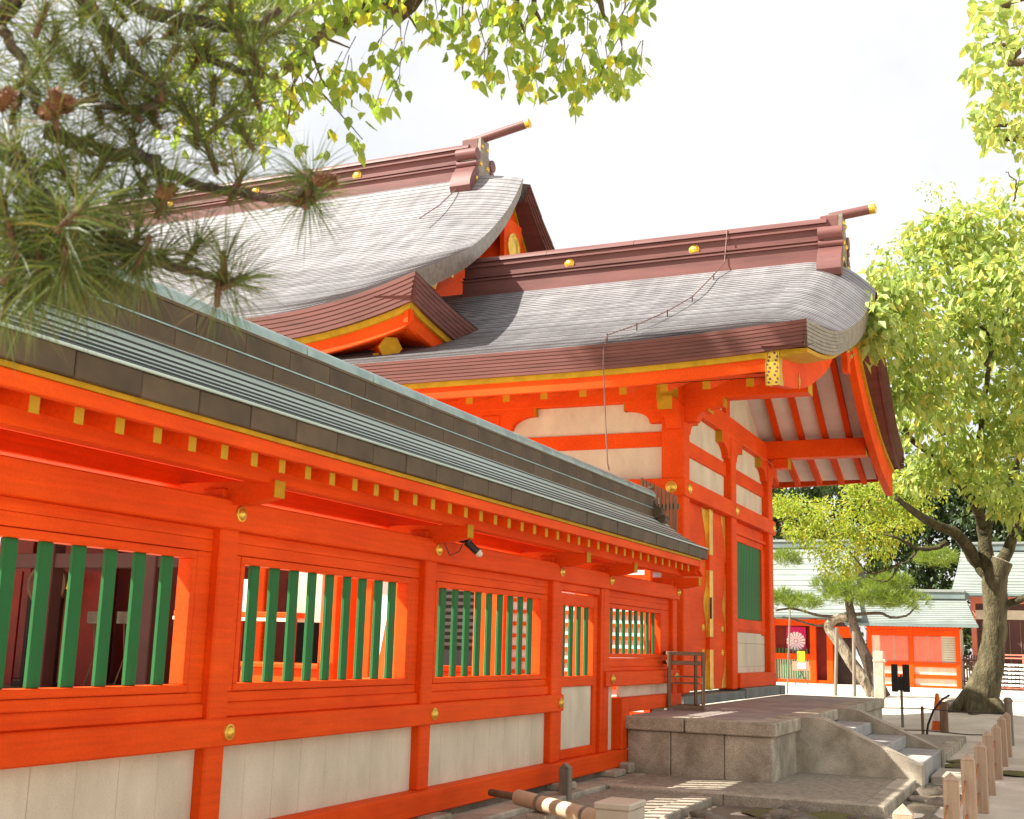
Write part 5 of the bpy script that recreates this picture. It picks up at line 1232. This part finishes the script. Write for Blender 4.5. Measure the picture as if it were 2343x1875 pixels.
# --- background trees behind the far roofs
for i, (px, py, r, lab) in enumerate(((1790, 1120, 5.5, 'dark evergreen behind the gate corner and big pale roof'), (1985, 1170, 6.0, 'dark evergreen behind the far pavilion roof, left of two'), (2120, 1200, 6.5, 'dark evergreen behind the far pavilion roof, right of two'), (2250, 1120, 7.5, 'dark evergreen seen through the mossy tree limbs'), (2380, 1180, 7, 'dark evergreen at the right edge behind the brown building'))):
    c = aty(px, py, 98); BG = thing('evergreen_tree', lab, 'tree', (c.x, 98, 0), 'dark trees behind the far roofs')
    MB().tube([(c.x, 98, -.2), (c.x+.2, 98, c.z*.6), (c.x, 98, c.z)], [.5, .4, .15], 8).build('trunk', 'bark', BG, smooth=True)
    b = MB()
    for k in range(20):
        v = rv(); clump(b, c+Vector((v.x*r, v.y*r*.6, v.z*r*.75-.5)), r*.38, 26, 8, .55, .8, .6)
    for k in range(9): clump(b, Vector((c.x+rng.uniform(-r, r), 97, rng.uniform(1.5, c.z*.7))), 2.0, 26, 8, .55, .8, .6)
    b.build('crown', 'leafdark', BG, recalc=False)

# --- overhead broadleaf branch (trunk stands behind the camera)
OT = thing('broadleaf_tree', 'broadleaf branches with backlit leaves hanging into the top of the picture', 'tree', (2.4, -1.5, 0))
D0 = 5.0
b = MB(); limb(b, [(2.4, -1.5, -.2), (2.35, -1.4, 1.5), (2.1, -1.0, 3.2), (1.2, .2, 4.8), (.2, 2.0, 5.4)], .22, .12, 10); b.build('trunk', 'bark', OT, smooth=True)
br = [([(.2, 2.0, 5.4)]+[atd(1000, -90, D0), atd(880, -8, D0), atd(800, 42, D0), atd(735, 85, D0), atd(690, 130, D0), atd(650, 165, D0), atd(600, 190, D0)], .05, .010),
      ([(.2, 2.0, 5.4), atd(1300, -180, D0), atd(1360, -30, D0), atd(1385, 45, D0)], .04, .006), ([atd(1250, -160, D0), atd(1188, -20, D0), atd(1185, 30, D0), atd(1200, 75, D0)], .02, .005), ([atd(1250, -160, D0), atd(1222, 0, D0), atd(1240, 55, D0)], .02, .005),
      ([atd(690, 140, D0), atd(670, 200, D0), atd(660, 280, D0), atd(652, 320, D0)], .007, .002), ([atd(715, 125, D0), atd(740, 190, D0), atd(750, 200, D0)], .006, .002), ([atd(890, 0, D0), atd(930, 30, D0), atd(960, 75, D0)], .01, .003), ([atd(700, 170, D0), atd(760, 240, D0), atd(830, 320, D0)], .005, .002), ([atd(735, 85, D0), atd(800, 110, D0)], .008, .003)]
for (pl, r0, r1) in br:
    b = MB(); limb(b, pl, r0, r1, 7, .003); b.build('limb', 'bark', OT, smooth=True)
lb = MB()
def spray(b, px, py, D, rp, n, L, droop=.9, dv=.25):
    k = D/2726
    for _ in range(n):
        q = atd(px+rng.gauss(0, rp*.55), py+rng.gauss(0, rp*.55), D+rng.uniform(-dv, dv)); d = rv()*.8+Vector((0, 0, -droop)); add_leaf6(b, q, d, rv(), L*rng.uniform(.6, 1.15), L*rng.uniform(.5, .7))
LF = [(590, 50), (620, 110), (660, 60), (700, 30), (760, 25), (640, 170), (690, 140), (600, 180), (625, 230), (680, 205), (720, 215), (775, 195), (800, 165), (755, 165), (740, 60), (570, 120), (560, 20), (640, 20), (610, 270), (660, 260), (560, 230), (580, 290), (700, 90), (660, 120),
      (820, 30), (980, 50), (1000, 72), (960, 20), (1040, 40), (1070, 58), (900, 10), (1065, 125), (1100, 142), (1120, 165), (1085, 95), (1180, 40), (1200, 90), (1220, 130), (1190, 165), (1240, 60), (1270, 110), (1285, 180), (1300, 40), (1312, 150), (1322, 225), (1350, 90), (1370, 135), (1395, 60), (1402, 195), (1420, 120), (1385, 170), (1435, 40), (1455, 155), (1345, 195), (1212, 205), (1140, 60), (1160, 100), (1250, 20), (1330, 20), (1120, 20), (1250, 150), (870, 110), (880, 130), (860, 240), (900, 185), (905, 120)]
for (x, y) in LF: spray(lb, x, y, D0, 30, 13 if x < 850 or x > 940 else 8, .064)
for (x, y) in ((810, 200), (830, 170), (850, 225), (880, 235), (800, 250), (790, 215)): spray(lb, x, y, D0, 22, 3, .06)
for (x, y) in ((815, 310), (825, 335), (800, 300), (775, 305), (750, 330), (700, 340), (690, 320), (1470, 155), (1450, 120), (1430, 200)): spray(lb, x, y, D0, 18, 3, .06)
for _ in range(60): spray(lb, rng.uniform(540, 900), rng.uniform(-120, 20), D0, 40, 8, .064)
for _ in range(60): spray(lb, rng.uniform(950, 1480), rng.uniform(-160, 5), D0, 40, 8, .064)
for _ in range(40): spray(lb, rng.uniform(350, 640), rng.uniform(0, 300), D0+.4, 40, 8, .064)
lb.build('crown', 'leaf3', OT, recalc=False)
tw = MB()
for (x, y) in LF:
    for _ in range(2):
        a = atd(x+rng.uniform(-25, 25), y+rng.uniform(0, 25), D0); e = a+Vector((rng.uniform(-.05, .09), rng.uniform(-.03, .03), rng.uniform(.08, .17))); tw.tube([a, a.lerp(e, .5)+rv()*.008, e], [.0012, .0018, .0026], 4, cap=False)
o = tw.build('twigs', 'bark', OT); o['kind'] = 'stuff'
# --- tree at the upper right edge
UR = thing('leafy_tree', 'leafy branches entering at the upper right corner', 'tree', (6.5, 12.5, 0))
b = MB(); limb(b, [(6.5, 12.5, -.2), (6.4, 12.4, 3), (6.0, 12.2, 6.0), (4.6, 11.8, 8.4)], .30, .16, 10); b.build('trunk', 'bark', UR, smooth=True)
for pl in ([(4.6, 11.8, 8.4), atd(2420, 120, 12.5), atd(2330, 110, 12.5), atd(2270, 100, 12.5)], [(5.4, 12, 7.2), atd(2430, 300, 12.5), atd(2340, 285, 12.5), atd(2270, 290, 12.5)], [(4.6, 11.8, 8.4), atd(2400, -20, 12.5), atd(2320, 20, 12.5)]):
    b = MB(); limb(b, pl, .06, .012, 7, .01); b.build('limb', 'bark', UR, smooth=True)
b = MB()
for (x, y) in ((2235, 20), (2280, 15), (2325, 30), (2245, 60), (2290, 70), (2335, 80), (2230, 105), (2265, 125), (2305, 130), (2340, 150), (2225, 165), (2250, 180), (2290, 190), (2330, 200), (2300, 230), (2335, 240), (2235, 265), (2255, 285), (2280, 275), (2305, 295), (2330, 285), (2260, 315), (2340, 320), (2250, 250), (2380, 60), (2390, 160), (2390, 260)): spray(b, x, y, 12.5, 24, 24, .12, .6, .7)
b.build('crown', 'leaf', UR, recalc=False)

# --- foreground pine (trunk outside the left edge)
PT = thing('pine_tree', 'pine branches with long needles hanging in front at the upper left', 'pine tree', (-3.3, 1.35, 0))
b = MB(); limb(b, [(-3.3, 1.35, -.2), (-3.25, 1.3, 1.2), (-3.35, 1.4, 2.6), (-3.2, 1.5, 4.2)], .17, .10, 12); b.build('trunk', 'pinebark', PT, smooth=True)
def seg(pl, r0, r1):
    b = MB(); limb(b, [p if isinstance(p, Vector) else atd(*p) for p in pl], r0*1.25, r1*1.3, 7, .005); b.build('limb', 'pinebark', PT, smooth=True)
seg([(-120, 250, 2.6), (20, 60, 2.6), (60, 100, 2.6)][:1]+[(30, 370, 2.5), (75, 420, 2.45), (120, 470, 2.4), (154, 495, 2.35)], .016, .006)
seg([(150, -60, 2.9), (215, 30, 2.85), (270, 100, 2.8), (320, 165, 2.75), (370, 205, 2.7)], .018, .006)
seg([(230, -50, 2.95), (330, 20, 2.95), (420, 45, 2.95), (520, 60, 2.9), (590, 55, 2.9), (640, 20, 2.9)], .016, .007)
seg([(420, 45, 2.95), (450, 110, 2.9), (500, 145, 2.85), (570, 165, 2.8), (600, 170, 2.8)], .010, .005)
seg([(60, 460, 2.5), (200, 520, 2.5), (300, 570, 2.5), (380, 605, 2.5), (440, 620, 2.5), (500, 640, 2.5)], .016, .006)
seg([(100, 300, 2.7), (240, 350, 2.7), (330, 360, 2.65), (370, 390, 2.6), (450, 420, 2.6), (540, 440, 2.55), (640, 455, 2.5), (700, 425, 2.5), (708, 395, 2.5)], .014, .005)
seg([(370, 205, 2.7), (350, 245, 2.7), (270, 250, 2.7), (180, 235, 2.6), (110, 270, 2.5)], .008, .006)
seg([(0, 60, 2.7), (40, 120, 2.7), (75, 200, 2.6), (85, 260, 2.55)], .010, .006)
seg([(360, 360, 2.65), (362, 410, 2.6), (378, 470, 2.5)], .008, .005)
seg([(-150, 200, 2.8), (-60, 100, 2.8), (60, -40, 2.8)], .02, .015)
for p in ((-150, 200, 2.8), (-120, 250, 2.6)): seg([Vector((-3.2, 1.5, 3.2)), p], .06, .02)
nb = MB(); bb = MB()
def tuft(px, py, D, L=.135, n=120, axis=None, dens=1.0):
    c = atd(px, py, D); ax = Vector(axis) if axis else (Vector((0, 0, .8))+rv()*.7); ax.normalize(); right = CR
    for k in range(int(n*dens)):
        t = rng.random(); p = c+ax*(t*.055-.02); ang = R(rng.uniform(25, 120)) if t < .6 else R(rng.uniform(8, 60))
        q = rv(); q = (q-ax*q.dot(ax))
        if q.length < .01: continue
        d = ax*math.cos(ang)+q.normalized()*math.sin(ang); d = (d+Vector((0, 0, -.12))).normalized(); l = L*rng.uniform(.75, 1.15)
        s = d.cross(rv()).normalized()*.00095; i = len(nb.v); m1 = p+d*l*.55; tip = p+d*l+Vector((0, 0, -.012))
        nb.v += [tuple(p-s), tuple(p+s), tuple(m1+s), tuple(m1-s), tuple(tip)]; nb.f += [(i, i+1, i+2, i+3), (i+3, i+2, i+4)]; nb.m += [0, 0]
    bb.tube([c-ax*.03, c+ax*.02, c+ax*.05], [.006, .008, .004], 6)
TF = [(706, 405, 2.5), (705, 450, 2.5), (507, 625, 2.5), (520, 640, 2.5), (154, 487, 2.35), (150, 500, 2.3), (130, 264, 2.5), (377, 465, 2.5), (540, 438, 2.55), (446, 304, 2.7), (365, 205, 2.7), (588, 158, 2.8), (40, 560, 2.4), (100, 600, 2.45), (243, 568, 2.5), (290, 580, 2.5), (340, 600, 2.5), (180, 540, 2.5),
      (300, 350, 2.7), (250, 120, 2.8), (90, 60, 2.7), (400, 60, 2.95), (520, 45, 2.9), (190, 40, 2.9), (20, 350, 2.5), (330, 90, 2.8), (60, 180, 2.65), (180, 180, 2.7), (230, 260, 2.75), (300, 250, 2.7), (60, 430, 2.5), (440, 150, 2.9), (480, 220, 2.8), (130, 120, 2.8), (540, 110, 2.85), (420, 250, 2.75), (10, 480, 2.4), (220, 400, 2.6), (110, 380, 2.55), (260, 460, 2.6), (600, 90, 2.9), (640, 60, 2.95), (470, 10, 2.95), (20, 20, 2.8), (280, 30, 2.9), (350, 280, 2.75), (30, 250, 2.6), (180, 330, 2.65), (480, 360, 2.65), (320, 430, 2.6), (20, 620, 2.4), (150, 610, 2.45), (210, 620, 2.5), (430, 600, 2.55), (580, 230, 2.8), (500, 290, 2.75), (90, 520, 2.4), (-40, 400, 2.5), (-50, 560, 2.5), (-30, 150, 2.7), (560, 330, 2.75), (400, 130, 2.85), (240, 200, 2.75), (160, 420, 2.5)]
for i, (x, y, D) in enumerate(TF):
    tuft(x+rng.uniform(-10, 10), y+rng.uniform(-10, 10), D, .128, 118)
for k in range(12): tuft(rng.uniform(-60, 640), rng.uniform(-80, 260), rng.uniform(2.7, 3.2), .13, 100)
for k in range(5): tuft(rng.uniform(-60, 330), rng.uniform(240, 640), rng.uniform(2.5, 2.9), .13, 100)
for (x, y) in ((30, 600), (90, 585), (150, 600), (215, 590), (60, 520), (130, 540), (260, 560), (20, 680), (330, 570)): tuft(x, y, 2.4+rng.uniform(-.08, .12), .135, 90, (rng.uniform(-.4, .4), 0, -.7))
tuft(706, 420, 2.5, .12, 60, (0, 0, -1)); tuft(500, 650, 2.5, .12, 50, (0, 0, -1)); tuft(150, 560, 2.35, .13, 80, (0, 0, -1)); tuft(80, 640, 2.4, .13, 80, (0, 0, -1)); tuft(200, 640, 2.45, .12, 60, (0, 0, -1))
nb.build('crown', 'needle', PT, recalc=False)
# unseen needle pads added out of frame along sun rays to shade the path
shade_pads = MB()
for k in range(130):
    g = Vector((rng.uniform(-1.3, 4.5), rng.uniform(7.5, 19.0), 0)) if k < 85 else Vector((rng.uniform(-1.2, .6), rng.uniform(13.2, 19.0), 0)); t = 6.0
    while (g+SUN/SUN.z*t).z < 2.1+.70*math.hypot((g+SUN/SUN.z*t).x, (g+SUN/SUN.z*t).y) and t < 14: t += .2
    if t < 14: pad(shade_pads, g+SUN/SUN.z*(t+rng.uniform(0, 1.0)), .62, .22, 70, .28)
shade_pads.build('crown', 'needle', PT, recalc=False)
b = MB(); limb(b, [(-3.2, 1.5, 4.0), (-3.6, 2.6, 6.4), (-4.6, 4.6, 8.2), (-5.6, 6.6, 9.2)], .10, .04, 9); b.build('limb', 'pinebark', PT, smooth=True); so = bb.build('shoot_tips', 'twig', PT, smooth=True); so['kind'] = 'stuff'
for (x, y, D) in ((742, 412, 2.48), (690, 458, 2.5), (130, 235, 2.48), (110, 255, 2.5), (150, 240, 2.5), (378, 440, 2.5), (10, 230, 2.4)):
    c = atd(x, y, D); b = MB(); ax = (rv().normalized()+Vector((0, 0, .6))).normalized(); e1 = ax.cross(Vector((0, 1, 0))).normalized(); e2 = ax.cross(e1)
    b.lathe([(.003, -.026), (.010, -.015), (.012, 0), (.008, .016), (.002, .028)], c, ax, 8)
    for k in range(60):
        t = k/59; a = k*2.4; rr = .013*math.sin(math.pi*(.12+.8*t)); o = e1*math.cos(a)+e2*math.sin(a)
        add_leaf(b, c+ax*(-.024+.048*t)+o*rr*.6, o+ax*.55, ax, .013, .012, -.2)
    b.build('pine_cone', 'cone', PT, recalc=False)
